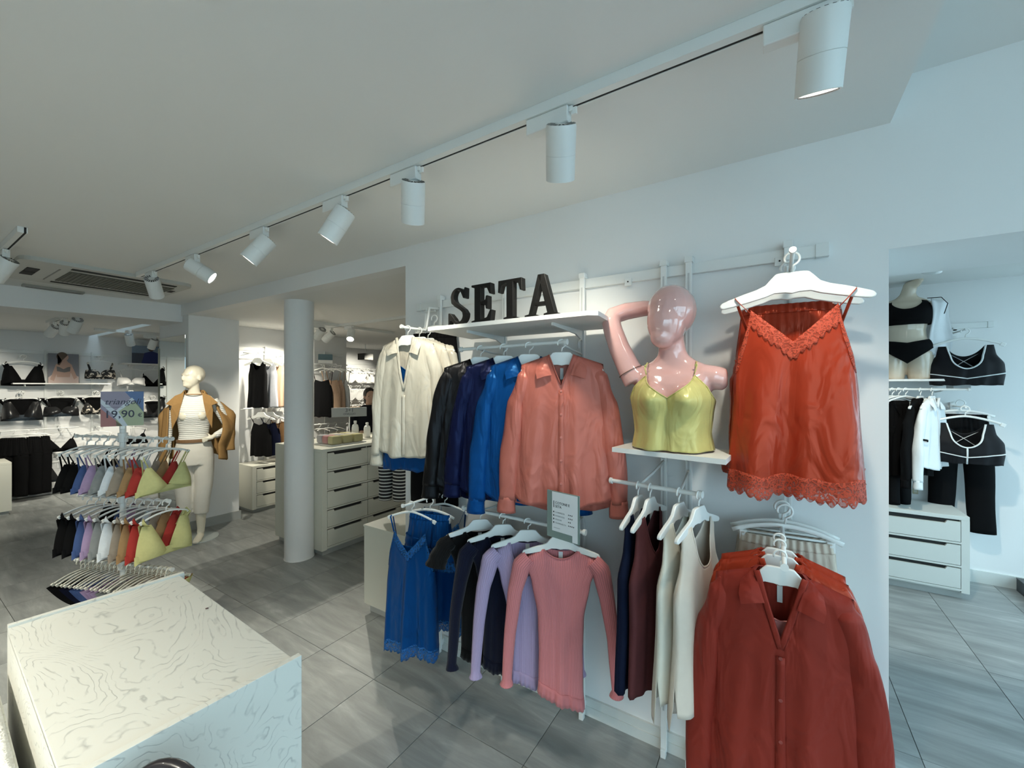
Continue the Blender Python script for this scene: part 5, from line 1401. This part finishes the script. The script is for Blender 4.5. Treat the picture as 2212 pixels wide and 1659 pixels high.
for px, m, nme, z, row in [(557, cK, 'black', 2.045, 'upper'), (579, cGr, 'light grey', 2.045, 'upper'), (598, cPe, 'peach', 2.045, 'upper'), (617, cWh, 'white', 2.045, 'upper'),
                          (564, cK, 'black', 1.33, 'lower'), (584, cNavy, 'navy', 1.33, 'lower'), (603, cBr, 'brown', 1.33, 'lower'), (622, cPe, 'peach', 1.33, 'lower')]:
    y = onX(px, 800, -5.72).y; L = Vector((-5.72, y, z + .008)); yaw = R_(22)
    hanger('broad', 'white hanger of the %s top on the %s pillar rail' % (nme, row), L, yaw, 'hangers by the pillar')
    if row == 'upper': tank('%s tank top on the upper rail by the pillar' % nme, L, yaw, m, px * .1, .60, 'tops by the pillar', .14, .10, .62)
    else: cami('%s strappy top on the lower rail by the pillar' % nme, L, yaw, m, None, px * .1, .44, 'tops by the pillar', hw=(.12, .145, .16), vdepth=.03, strap_x=.15, strap_z=-.13, name='strappy_top', cat='top', topz=-.20, fold=.005)
yrod('upper white rail with camisoles right of the column', -5.72, 3.50, 4.12, 1.95, -5.965)
yrod('lower white rail with small bras right of the column', -5.72, 3.50, 4.12, 1.05, -5.965)
for px, m, nme in [(697, cK, 'black'), (715, cPe, 'peach'), (725, cPe, 'second peach'), (735, cWh, 'white')]:
    y = onX(px, 800, -5.72).y; L = Vector((-5.72, y, 1.958)); yaw = R_(28)
    hanger('thin', 'white hanger of the %s camisole right of the column' % nme, L, yaw, 'hangers right of the column')
    cami('%s cotton camisole on the rail right of the column' % nme, L, yaw, m, None, px * .1, .56, 'camisoles right of the column', hw=(.135, .15, .165), vdepth=.03, strap_x=.15, strap_z=-.115, topz=-.24, fold=.006)
for px, m, nme in [(690, cK, 'black'), (708, cWh, 'white'), (724, cWh, 'second white')]:
    y = onX(px, 935, -5.72).y; L = Vector((-5.72, y, 1.058)); yaw = R_(40)
    hanger('lingerie', 'white hanger of the %s bra right of the column' % nme, L, yaw, 'bra hangers right of the column', 1.1)
    bra('%s bra on the low rail right of the column' % nme, L, yaw, m, 'triangle', 'bras right of the column', 1.1)
sb_ = thing('shelf_sign', 'small blue and white sign above the camisoles', 'sign', onX(703, 775, -5.80), R_(60))
MB().box(-.10, .10, -.004, .004, -.07, .07).build('card', white_m, sb_); MB().box(-.10, .10, -.006, -.004, -.02, .07).build('blue_field', M('sign_teal', (.10, .17, .20), .5), sb_)
MB().box(-.01, .01, 0, .15, -.03, .0).build('bracket', wmetal, sb_)
# ================================================================ FAR UNDERWEAR WALL (x = -7.5)
wall_kit('white rail on the far underwear wall', -7.5, 4.4, 6.8, 2.12)
cSk = cloth('skin_tone', (.55, .40, .27))
rows = [(1.98, [('white', cWh, 'br'), ('white', cWh, 'br'), ('white', cWh, 'bra'), ('white', cWh, 'bra')], 'top row'),
        (1.62, [('white', cWh, 'br'), ('white', cWh, 'br'), ('white', cWh, 'bra'), ('white', cWh, 'br')], 'second row'),
        (1.30, [('skin-coloured', cSk, 'br'), ('skin-coloured', cSk, 'br'), ('skin-coloured', cSk, 'br'), ('skin-coloured', cSk, 'br')], 'third row'),
        (.86, [('black', cK, 'bra'), ('black', cK, 'bra'), ('black', cK, 'bra'), ('black', cK, 'bra')], 'fourth row'),
        (.50, [('black', cK, 'br'), ('black', cK, 'br'), ('black', cK, 'br'), ('black', cK, 'br')], 'lowest row')]
for z, its, rn in rows:
    for k, px in enumerate((752, 771, 790, 808)):
        c, m, kd = its[k]
        y = onX(px, 834, -7.3).y
        pk = thing('wall_peg', 'white peg on the far underwear wall, %s, place %s' % (rn, ['one', 'two', 'three', 'four'][k]), 'peg', (0, 0, 0), 0, 'pegs of the far wall')
        MB().tube([(-7.5, y, z), (-7.18, y, z)], .006, 8).build('peg_bar', wmetal, pk); MB().box(-7.5, -7.494, y - .02, y + .02, z - .03, z + .03).build('plate', wmetal, pk)
        for q in range(2):
            L = Vector((-7.22 - .10 * q, y, z + .006)); yaw = R_(68)
            wh = ['first', 'second', 'third', 'fourth'][k] + ' from the left, ' + ('front' if q == 0 else 'rear')
            hanger('lingerie', 'white hanger on the far wall, %s, %s' % (rn, wh), L, yaw, 'hangers of the far wall', 1.05)
            if kd == 'br': brief('%s briefs on the far wall, %s, %s' % (c, rn, wh), L, yaw, m, 'underwear of the far wall', 1.05)
            else: bra('%s bra on the far wall, %s, %s' % (c, rn, wh), L, yaw, m, 'crop' if k % 2 else 'triangle', 'underwear of the far wall', 1.05)
dk = thing('ceiling_box', 'dark grey box hanging below the far ceiling', 'box', (-6.6, 5.15, 2.12))
MB().box(-.10, .10, -.10, .10, 0, .12, .004).build('case', M('dark_grey_case', (.06, .06, .055), .6), dk); MB().tube([(0, 0, .12), (0, 0, .30)], .008, 8).build('stem', wmetal, dk)
# ================================================================ PERSON BEHIND THE COUNTER
PL_ = Vector((-4.78, 3.80, 0)); PYw = R_(60)
pe = thing('person', 'person in a dark jacket and blue jeans half hidden behind ivory shirts', 'person', PL_, PYw)
skin = M('skin', (.50, .31, .22), .55, vary=(12, .05))
mb = MB()
sections(mb, [(.78, 0, 0, .15, .10, .11), (.88, 0, 0, .155, .10, .11), (1.0, 0, 0, .13, .09, .09), (1.12, 0, 0, .14, .095, .09), (1.22, 0, 0, .15, .095, .09), (1.29, 0, 0, .165, .07, .075), (1.325, 0, .005, .10, .05, .055), (1.35, 0, .005, .055, .05, .05), (1.42, 0, 0, .048, .048, .048)])
head_shape(mb, (0, -.01, 1.475), R_(10), .98, True, True)
for s_ in (-1, 1):
    mb.tube([(s_ * .08, 0, .84), (s_ * .085, 0, .62), (s_ * .085, -.005, .44), (s_ * .085, .01, .25), (s_ * .085, .02, .07)], [.09, .078, .055, .052, .036], 14)
    mb.tube([(s_ * .085, .045, .045), (s_ * .088, -.05, .04), (s_ * .092, -.14, .022)], [(.035, .038), (.038, .034), (.03, .016)], 12)
    mb.tube([(s_ * .16, 0, 1.265), (s_ * .205, .01, 1.16), (s_ * .225, .03, 1.02), (s_ * .19, -.06, .97), (s_ * .115, -.19, 1.0)], [.048, .044, .038, .034, .025], 14)
    ball(mb, (s_ * .085, -.225, 1.01), (.024, .036, .020))
    for k in range(4): mb.tube([(s_ * (.095 - .014 * k), -.25, 1.012), (s_ * (.085 - .014 * k), -.285, 1.005), (s_ * (.075 - .012 * k), -.295, .985)], [.009, .008, .007], 8)
    mb.tube([(s_ * .07, -.215, 1.02), (s_ * .05, -.235, 1.035), (s_ * .04, -.255, 1.035)], [.010, .009, .008], 8)
fuse('body', mb, skin, pe, .008, 3)
mb = MB(); ball(mb, (0, .018, 1.505), (.086, .102, .098)); ball(mb, (0, .05, 1.45), (.078, .07, .11))
hr = fuse('hair', mb, M('dark_hair', (.015, .011, .009), .5, bump=(90, .6, .003)), pe, .009, 3)
for s_ in (-1, 1): ob('eye', HP['button'], M('eye_dark', (.02, .015, .012), .2), pe, (s_ * .030 + .004, -.098, 1.478), (PI / 2, 0, R_(10)))
mb = MB()
sections(mb, [(.82, 0, 0, .175, .125, .13), (.95, 0, 0, .17, .12, .12), (1.1, 0, 0, .165, .12, .115), (1.22, 0, 0, .172, .112, .108), (1.30, 0, .004, .185, .082, .088), (1.34, 0, .008, .115, .064, .07), (1.36, 0, .01, .08, .062, .066)])
for s_ in (-1, 1): mb.tube([(s_ * .16, 0, 1.275), (s_ * .208, .01, 1.16), (s_ * .230, .03, 1.01), (s_ * .192, -.06, .965), (s_ * .135, -.155, .99)], [.062, .058, .052, .048, .040], 14)
fuse('jacket', mb, cloth('dark_jacket', (.012, .013, .018)), pe, .009, 3)
mb = MB(); sections(mb, [(.76, 0, 0, .162, .11, .12), (.86, 0, 0, .166, .11, .12), (.90, 0, 0, .16, .105, .115)])
for s_ in (-1, 1): mb.tube([(s_ * .082, 0, .84), (s_ * .087, 0, .62), (s_ * .087, -.005, .44), (s_ * .087, .01, .25), (s_ * .087, .02, .09)], [.10, .088, .072, .066, .062], 16)
fuse('jeans', mb, cloth('blue_denim', (.03, .05, .10)), pe, .009, 2)
# ================================================================ BRA WALL (x = -9.2)
wall_kit('white rail on the bra wall at the far left', -9.2, .2, 3.4, 2.14, (.95, 1.45, 1.95, 2.45, 2.85))
def wshelf(label, y0, y1, z, X=-9.2, d=.30):
    t = thing('wall_shelf', label, 'shelf')
    MB().box(X, X + d, y0, y1, z - .018, z, .002).build('board', plywhite, t)
    for y in (y0 + .12, y1 - .12): MB().box(X, X + d * .8, y - .004, y + .004, z - .05, z - .018).build('bracket', wmetal, t)
    return t
s0, s1 = onX(28, 826, -8.9), onX(240, 828, -8.9)
wshelf('white shelf on the bra wall carrying the portrait poster', s0.y, s1.y, 1.665)
s2_, s3_ = onX(268, 777, -8.9), onX(341, 778, -8.9)
wshelf('short white shelf beside the mirror carrying the blue poster', s2_.y, s3_.y + .3, 2.0)
# portrait poster: a flat print
pa, pb = onX(104, 823, -9.0), onX(170, 760, -9.0)
po = thing('portrait_poster', 'printed poster of a figure in a grey bra on the shelf', 'poster', (-9.0, pa.y, 1.666), R_(90))
pw, ph = pb.y - pa.y, .44
MB().box(0, pw, 0, .008, 0, ph).build('board', M('print_backdrop', (.20, .20, .23), .6), po)
sk = M('print_skin', (.45, .29, .23), .6); hairp = M('print_hair', (.10, .065, .045), .6); brp = M('print_bra', (.13, .12, .12), .6); lap = M('print_pale', (.55, .42, .38), .6)
def pr_(P, m, nme, d): MB().prism([(x * pw, z * ph) for x, z in P], -.0012 - d, -.0002).build(nme, m, po)
pr_([(0, 0), (1, 0), (1, .22), (.75, .34), (.2, .34), (0, .18)], lap, 'lower_figure', .0)
pr_([(.28, .20), (.70, .20), (.78, .62), (.64, .72), (.56, .82), (.44, .82), (.36, .70), (.24, .62)], sk, 'torso', .0004)
pr_([(.24, .62), (.06, .12), (.18, .06), (.34, .50)], sk, 'arm', .0006); pr_([(.76, .62), (.95, .20), (.84, .12), (.68, .48)], sk, 'arm', .0006)
pr_(arc(.50, .88, .16, .13, 0, 360, 16)[:-1], sk, 'head', .0006)
pr_(arc(.45, .90, .19, .15, 20, 270, 14) + [(.36, .60), (.30, .62)], hairp, 'hair', .0008)
pr_([(.27, .56), (.36, .54), (.49, .47), (.62, .54), (.72, .56), (.71, .40), (.52, .36), (.28, .40)], brp, 'printed_bra', .0008)
qa, qb = onX(285, 775, -9.0), onX(341, 735, -9.0)
bpst = thing('blue_poster', 'blue beach poster on the short shelf beside the mirror', 'poster', (-9.0, qa.y, 2.001), R_(90))
bw, bh = qb.y - qa.y + .2, .30
MB().box(0, bw, 0, .008, 0, bh).build('board', M('print_sky', (.20, .27, .36), .6), bpst)
MB().box(0, bw, -.0012, 0, 0, bh * .58).build('printed_rocks', M('print_sea', (.06, .07, .10), .6), bpst)
MB().prism([(bw * .22, 0), (bw * .62, 0), (bw * .66, bh * .6), (bw * .48, bh * .72), (bw * .30, bh * .6)], -.002, -.001).build('printed_figure', M('print_blue', (.012, .022, .12), .6), bpst)
MB().prism(arc(bw * .46, bh * .82, bw * .07, bh * .12, 0, 360, 12)[:-1], -.002, -.001).build('printed_head', hairp, bpst)
# bras on pegs
def peg(label, y, z, reach, X=-9.2, group='pegs of the bra wall'):
    t = thing('wall_peg', label, 'peg', (0, 0, 0), 0, group)
    MB().tube([(X, y, z), (X + reach, y, z)], .006, 8).build('peg_bar', wmetal, t); MB().box(X, X + .008, y - .02, y + .02, z - .03, z + .03).build('plate', wmetal, t)
lacy = M('black_ivory_lace', (.02, .02, .02), .7)
nt, b = nodes(lacy); tc = nt.nodes.new('ShaderNodeTexCoord'); v_ = nt.nodes.new('ShaderNodeTexNoise'); v_.inputs['Scale'].default_value = 26; rp = nt.nodes.new('ShaderNodeValToRGB')
rp.color_ramp.elements[0].position = .52; rp.color_ramp.elements[1].position = .58; rp.color_ramp.elements[0].color = (.015, .014, .014, 1); rp.color_ramp.elements[1].color = (.62, .55, .46, 1)
lk(nt, tc.outputs['Object'], v_.inputs['Vector']); lk(nt, v_.outputs['Fac'], rp.inputs[0]); lk(nt, rp.outputs[0], b.inputs['Base Color'])
shinyk = M('black_satin_bra', (.012, .012, .013), .3, bump=(25, .4, .006))
BG = 'bras on the far left wall'; BH = 'hangers of the far left wall'
for px, py, m, kd, lab, sc, n in [
    (50, 768, cK, 'crop', 'large black bra hanging at the left end above the shelf', 1.35, 1), (216, 770, lacy, 'balcony', 'black bra with ivory lace cups above the shelf', 1.15, 1),
    (283, 788, cWh, 'balcony', 'white bra right of the long shelf', 1.15, 1), (330, 790, cK, 'triangle', 'black bra next to the mirror', 1.15, 1),
    (47, 846, shinyk, 'crop', 'black bra under the left end of the shelf', 1.3, 2), (132, 846, shinyk, 'balcony', 'shiny black bra under the portrait poster', 1.2, 2), (208, 846, lacy, 'triangle', 'black and ivory lace bra under the shelf', 1.15, 2),
    (284, 845, cWh, 'crop', 'white bra behind the price sign', 1.15, 2), (331, 856, shinyk, 'crop', 'black bra beside the mirror edge', 1.15, 2),
    (130, 922, cK, 'triangle', 'black bra in the lower row of the bra wall', 1.2, 1), (212, 922, cWh, 'balcony', 'white bra in the lower row of the bra wall', 1.15, 1), (290, 915, cK, 'triangle', 'black bra in the lower row near the mirror', 1.1, 1),
    (128, 985, shinyk, 'crop', 'black bra in the bottom row behind the floor rack', 1.2, 1), (235, 985, cK, 'crop', 'black bra in the bottom row behind the rack pole', 1.2, 1)]:
    p = onX(px, py, -9.0)
    peg('white peg holding the ' + lab, p.y, p.z, .27)
    for q in range(n):
        L = Vector((-8.98 - .09 * q, p.y, p.z + .006)); yaw = R_(78)
        ex = '' if n == 1 else (', front one' if q == 0 else ', rear one')
        hanger('lingerie', 'white hanger of the ' + lab + ex, L, yaw, BH, sc)
        if q == 1: brief('black briefs paired with the ' + lab if m is not cWh else 'white briefs paired with the ' + lab, L + Vector((0, 0, .03)), yaw, cWh if m is cWh else cK, BG, sc)
        else: bra(lab + ex, L, yaw, m, kd, BG, sc)
yrod('white rail on the bra wall carrying black trousers', -8.9, .95, 1.75, 1.0, -9.2)
for k, (px, nme) in enumerate([(28, 'left'), (58, 'middle'), (78, 'right')]):
    y = onX(px, 930, -8.9).y; L = Vector((-8.9, y, 1.008)); yaw = R_(60 + 10 * k)
    hanger('clip', 'white clip hanger of the %s black trousers at far left' % nme, L, yaw, 'clip hangers at far left')
    shorts('black trousers, %s pair of three at the far left wall' % nme, L, yaw, cK, 1.1 + k, .82, .13, True, 'black trousers at the far left', 'trousers', 'trousers', spread=.0, topz=-.105)
# ================================================================ ROOM BEHIND THE DOORWAY
BW = 4.94
rr = thing('wall_rail', 'white rail on the wall of the doorway room', 'rail')
MB().box(.4, 1.49, BW - .022, BW, 2.10, 2.145, .002).build('bar', wmetal, rr); MB().box(1.47, 1.505, BW - .026, BW, 2.098, 2.148, .002).build('end_cap', wmetal, rr)
for x in (.60, 1.16): MB().box(x - .012, x + .012, BW - .038, BW - .022, .1, 2.16).build('post', wmetal, rr)
MB().box(1.27, 1.30, BW - .03, BW - .02, 2.085, 2.115).build('screw_tab', wmetal, rr)
sr = thing('wall_shelf', 'white shelf under the half-dressed torso in the doorway room', 'shelf')
MB().box(.35, 1.335, 4.62, BW - .02, 1.66, 1.678, .002).build('board', plywhite, sr)
for x in (.60, 1.16): MB().box(x - .005, x + .005, 4.68, BW - .03, 1.62, 1.66).build('bracket', wmetal, sr)
MB().box(1.20, 1.30, 4.64, 4.80, 1.60, 1.655, .004).build('shelf_lamp', M('grey_bracket', (.4, .42, .42), .5), sr)
R0 = Vector((.4, 4.64, 1.593)); R1 = Vector((1.285, 4.64, 1.593))
rod('hanging_rail', 'white clothes rail under the shelf in the doorway room', R0, R1, [((.60, 4.64, 1.593), (.60, 4.91, 1.57)), ((1.16, 4.64, 1.593), (1.16, 4.91, 1.57))])
# torso
TL = Vector((.945, 4.74, 1.678)); TYw = R_(-8)
to = thing('torso_mannequin', 'cream glossy torso with half head standing on the doorway shelf', 'mannequin', TL, TYw)
cg = M('glossy_cream', (.66, .55, .42), .2, coat=.6, vary=(3, .02))
mb = MB()
sections(mb, [(.17, 0, 0, .150, .09, .11), (.22, 0, 0, .16, .10, .115), (.28, 0, 0, .155, .10, .105), (.35, 0, 0, .128, .088, .088), (.41, 0, 0, .122, .085, .085), (.50, 0, 0, .14, .095, .09), (.58, 0, 0, .152, .09, .088), (.635, 0, 0, .158, .07, .072), (.665, 0, .005, .12, .052, .058), (.69, .004, .006, .07, .048, .05), (.72, .010, .0, .05, .046, .048), (.77, .022, -.006, .047, .047, .047), (.80, .034, -.012, .052, .055, .05), (.815, .046, -.02, .05, .058, .045)])
for s_ in (-1, 1):
    ball(mb, (s_ * .066, -.075, .52), (.056, .05, .055))
    mb.tube([(s_ * .078, 0, .22), (s_ * .085, 0, .12), (s_ * .088, 0, .0)], [.088, .088, .080], 18)
mb.tube([(.05, -.03, .80), (.085, -.085, .822)], [.042, .022], 12)
fuse('body', mb, cg, to, .007, 5)
ct_ = thing('sports_bra', 'black scoop-neck sports bra worn by the doorway torso', 'bra', TL, TYw)
pr = [(.665, .115, .058), (.63, .150, .085), (.56, .165, .138), (.50, .160, .140), (.455, .146, .110)]
tf_ = lambda u: .655 - .075 * (1 - (abs(u) / .72) ** 2.2) if abs(u) < .72 else .655 - .02 * (abs(u) - .72)
Garb(pr, tf_, lambda u: .655 - .03 * (1 - (abs(u) / .72) ** 2.2) if abs(u) < .72 else .655, .452, 1.1, fold=.001, hemw=.001, pw=2.2).build('knit_body', cK, ct_, 36, 16)
bf = thing('worn_briefs', 'black briefs worn by the doorway torso', 'briefs', TL, TYw)
pr = [(.335, .148, .108), (.28, .166, .118), (.22, .170, .122), (.14, .165, .122)]
Garb(pr, lambda u: .330 - .03 * (1 - abs(u)), lambda u: .335, lambda u, s_: .262 - .135 * (1 - abs(u) ** 1.0) if s_ < 0 else .22 - .07 * (1 - abs(u)), 1.3, fold=.001, hemw=.0, pw=2.4).build('front_and_back', cK, bf, 32, 12)
wj = thing('open_jacket', 'white open jacket with black cord hanging from the doorway torso', 'jacket', TL, TYw)
wjm = M('white_jacket', (.76, .78, .80), .7, vary=(20, .03), bump=(12, .4, .01))
for s_ in (-1, 1):
    V = []; F = []
    for i in range(9):
        for j in range(15):
            f, v = i / 8, j / 14
            V.append((s_ * (.145 + .12 * f + .012 * math.sin(v * 6 + f * 4)), -.06 + .11 * f ** .7 + .012 * math.sin(f * 9 + v * 2), .655 - .035 * f - .455 * v))
    for i in range(8):
        for j in range(14): a = i * 15 + j; F.append((a, a + 1, a + 16, a + 15))
    ob('jacket_front', mesh('jacket_front', V, F, True), wjm, wj, solid=.008)
    ribbon('cord', cK, wj, [(s_ * .12, -.07, .66), (s_ * .20, -.08, .655), (s_ * .235, -.085, .60), (s_ * .215, -.085, .52)], .006, .003)
MB().box(-.20, .20, .10, .115, .20, .64, .004).build('jacket_back', wjm, wj)
# hanging bras with white piping
pip = M('white_piping', (.80, .82, .82), .5)
def sport_bra(label, loc, yaw, sc, zip_=False):
    t = thing('sports_bra', label, 'bra', loc, yaw); t.scale = (sc,) * 3
    gp = [(-.095, .110, .014), (-.15, .118, .03), (-.21, .150, .05), (-.27, .155, .055), (-.33, .150, .045)]
    ntf = lambda u: -.10 - .135 * (1 - (abs(u) / .70) ** 2.0) if abs(u) < .70 else -.10 - .0 * abs(u)
    ntb = lambda u: -.10 - .06 * (1 - (abs(u) / .70) ** 2.0) if abs(u) < .70 else -.10
    g = Garb(gp, ntf, ntb, -.33, 2.0, fold=.004, hemw=.003, pw=2.0)
    g.build('knit_body', M('black_sport_knit', (.007, .007, .009), .6, vary=(40, .1), spec=.2), t, 36, 20)
    ribbon('neck_piping', pip, t, [g.S(u, ntf(u), -1, .003) for u in [-.70 + 1.4 * i / 24 for i in range(25)]], .005, .003)
    ribbon('underbust_piping', pip, t, [g.S(u, -.292 + .03 * abs(u), -1, .004) for u in [-.98 + 1.96 * i / 30 for i in range(31)]], .004, .003)
    if zip_: ribbon('zip', pip, t, [g.S(0, z, -1, .004) for z in (-.235, -.27, -.30, -.33)], .004, .003)
    for s_ in (-1, 1): ribbon('cross_strap', pip, t, [(s_ * .08, .03, -.13), (0, .04, -.19), (-s_ * .07, .04, -.25)], .008, .002)
for px, py, lab, zp in [(2085, 712, 'black sports bra with white piping beside the doorway torso', False), (2085, 880, 'black zip sports bra with white piping below the shelf', True)]:
    p = onY(px, py, 4.66)
    pk = thing('wall_peg', 'white wall arm of the ' + lab, 'peg'); MB().tube([(p.x, BW, p.z), (p.x, 4.64, p.z)], .007, 8).build('peg_bar', wmetal, pk); MB().box(p.x - .02, p.x + .02, BW - .03, BW - .0, p.z - .03, p.z + .03).build('plate', wmetal, pk)
    L = p + Vector((0, 0, .007))
    hanger('thin', 'white hanger of the ' + lab, L, R_(-6), 'hangers of the sports bras', 1.15)
    sport_bra(lab, L, R_(-6), 1.35, zp)
p = onY(2075, 865, 4.84)
hanger('clip', 'white clip hanger of the black leggings', p, R_(-4), None, 1.25)
shorts('black flared leggings behind the zip sports bra', p, R_(-4), cK, 1.7, .95, .15, True, name='leggings', cat='leggings', spread=.03, topz=-.115)
# rail garments, seen nearly edge on
for px, lab, nme, kind in [(1927, 'black lace camisole at the left end of the doorway rail', 'black lace camisole', 'c'), (1941, 'black leggings on the doorway rail', 'black doorway leggings', 't'), (1956, 'black strappy top on the doorway rail', 'black strappy top', 'c'),
                           (1988, 'black zip jacket on the doorway rail', 'black jacket', 'j'), (2013, 'white hooded jacket with black stripe on the doorway rail', 'white hooded jacket', 'w')]:
    x = onY(px, 841, 4.64).x; L = Vector((x, 4.64, 1.602)); yaw = R_(60 if kind in 'jw' else 38)
    hanger('broad' if kind in 'jw' else 'thin', 'white hanger of the ' + nme, L, yaw, 'hangers on the doorway rail')
    if kind == 'c': cami(lab, L, yaw, cK, None, px * .1, .5, 'black tops on the doorway rail', hw=(.10, .12, .13), vdepth=.06, strap_x=.13, strap_z=-.11, topz=-.22, fold=.006)
    elif kind == 't': shorts(lab, L, yaw, cK, 2.5, .86, .085, True, name='leggings', cat='leggings', spread=0, topz=-.105)
    else:
        m = cK if kind == 'j' else M('white_fleece', (.78, .80, .80), .9, vary=(14, .04), bump=(10, .5, .012))
        t_, g_ = shirt(lab, L, yaw, m, px * .1, .62 if kind == 'j' else .56, .08, None, .58, .02, 0, 1.05, collar=True, tagm=False)
        t_.name = 'zip_jacket' if kind == 'j' else 'hooded_jacket'; t_['category'] = 'jacket'
        if kind == 'w':
            for s_ in (-1, 1): sleeve('black_stripe', cK, t_, [(s_ * .205, .0, -.40), (s_ * .208, .0, -.415)], [(.048, .040), (.048, .040)], 1, .0, 16, 2)
# drawer unit
drawer_unit('white drawer unit standing under the doorway clothes', (.06, 4.452, 0), 0, 1.18, .46, .055, .635, 2, 3, edge=.045, mat=M('white_green_lacquer', (.70, .72, .68), .5, vary=(2.5, .03)))
pl_ = thing('socket_plate', 'small brass socket plate on the doorway room wall', 'socket', onY(1977, 1058, BW))
MB().box(-.018, .018, -.008, 0, -.035, .035, .002).build('plate', M('dull_brass', (.30, .27, .18), .4, metal=.6), pl_); MB().box(-.010, .010, -.010, -.007, -.022, .008).build('insert', M('pale_insert', (.5, .5, .42), .5), pl_)
dm = thing('dark_plinth', 'dark grey block on the floor at the right picture edge', 'plinth', (1.62, 4.40, 0))
MB().box(0, .5, 0, .50, 0, .10, .004).build('block', M('dark_stone', (.04, .045, .05), .6, vary=(10, .2)), dm); MB().box(.0, .5, -.004, .504, .095, .102).build('edge_strip', M('dark_stone_edge', (.07, .075, .08), .5), dm)
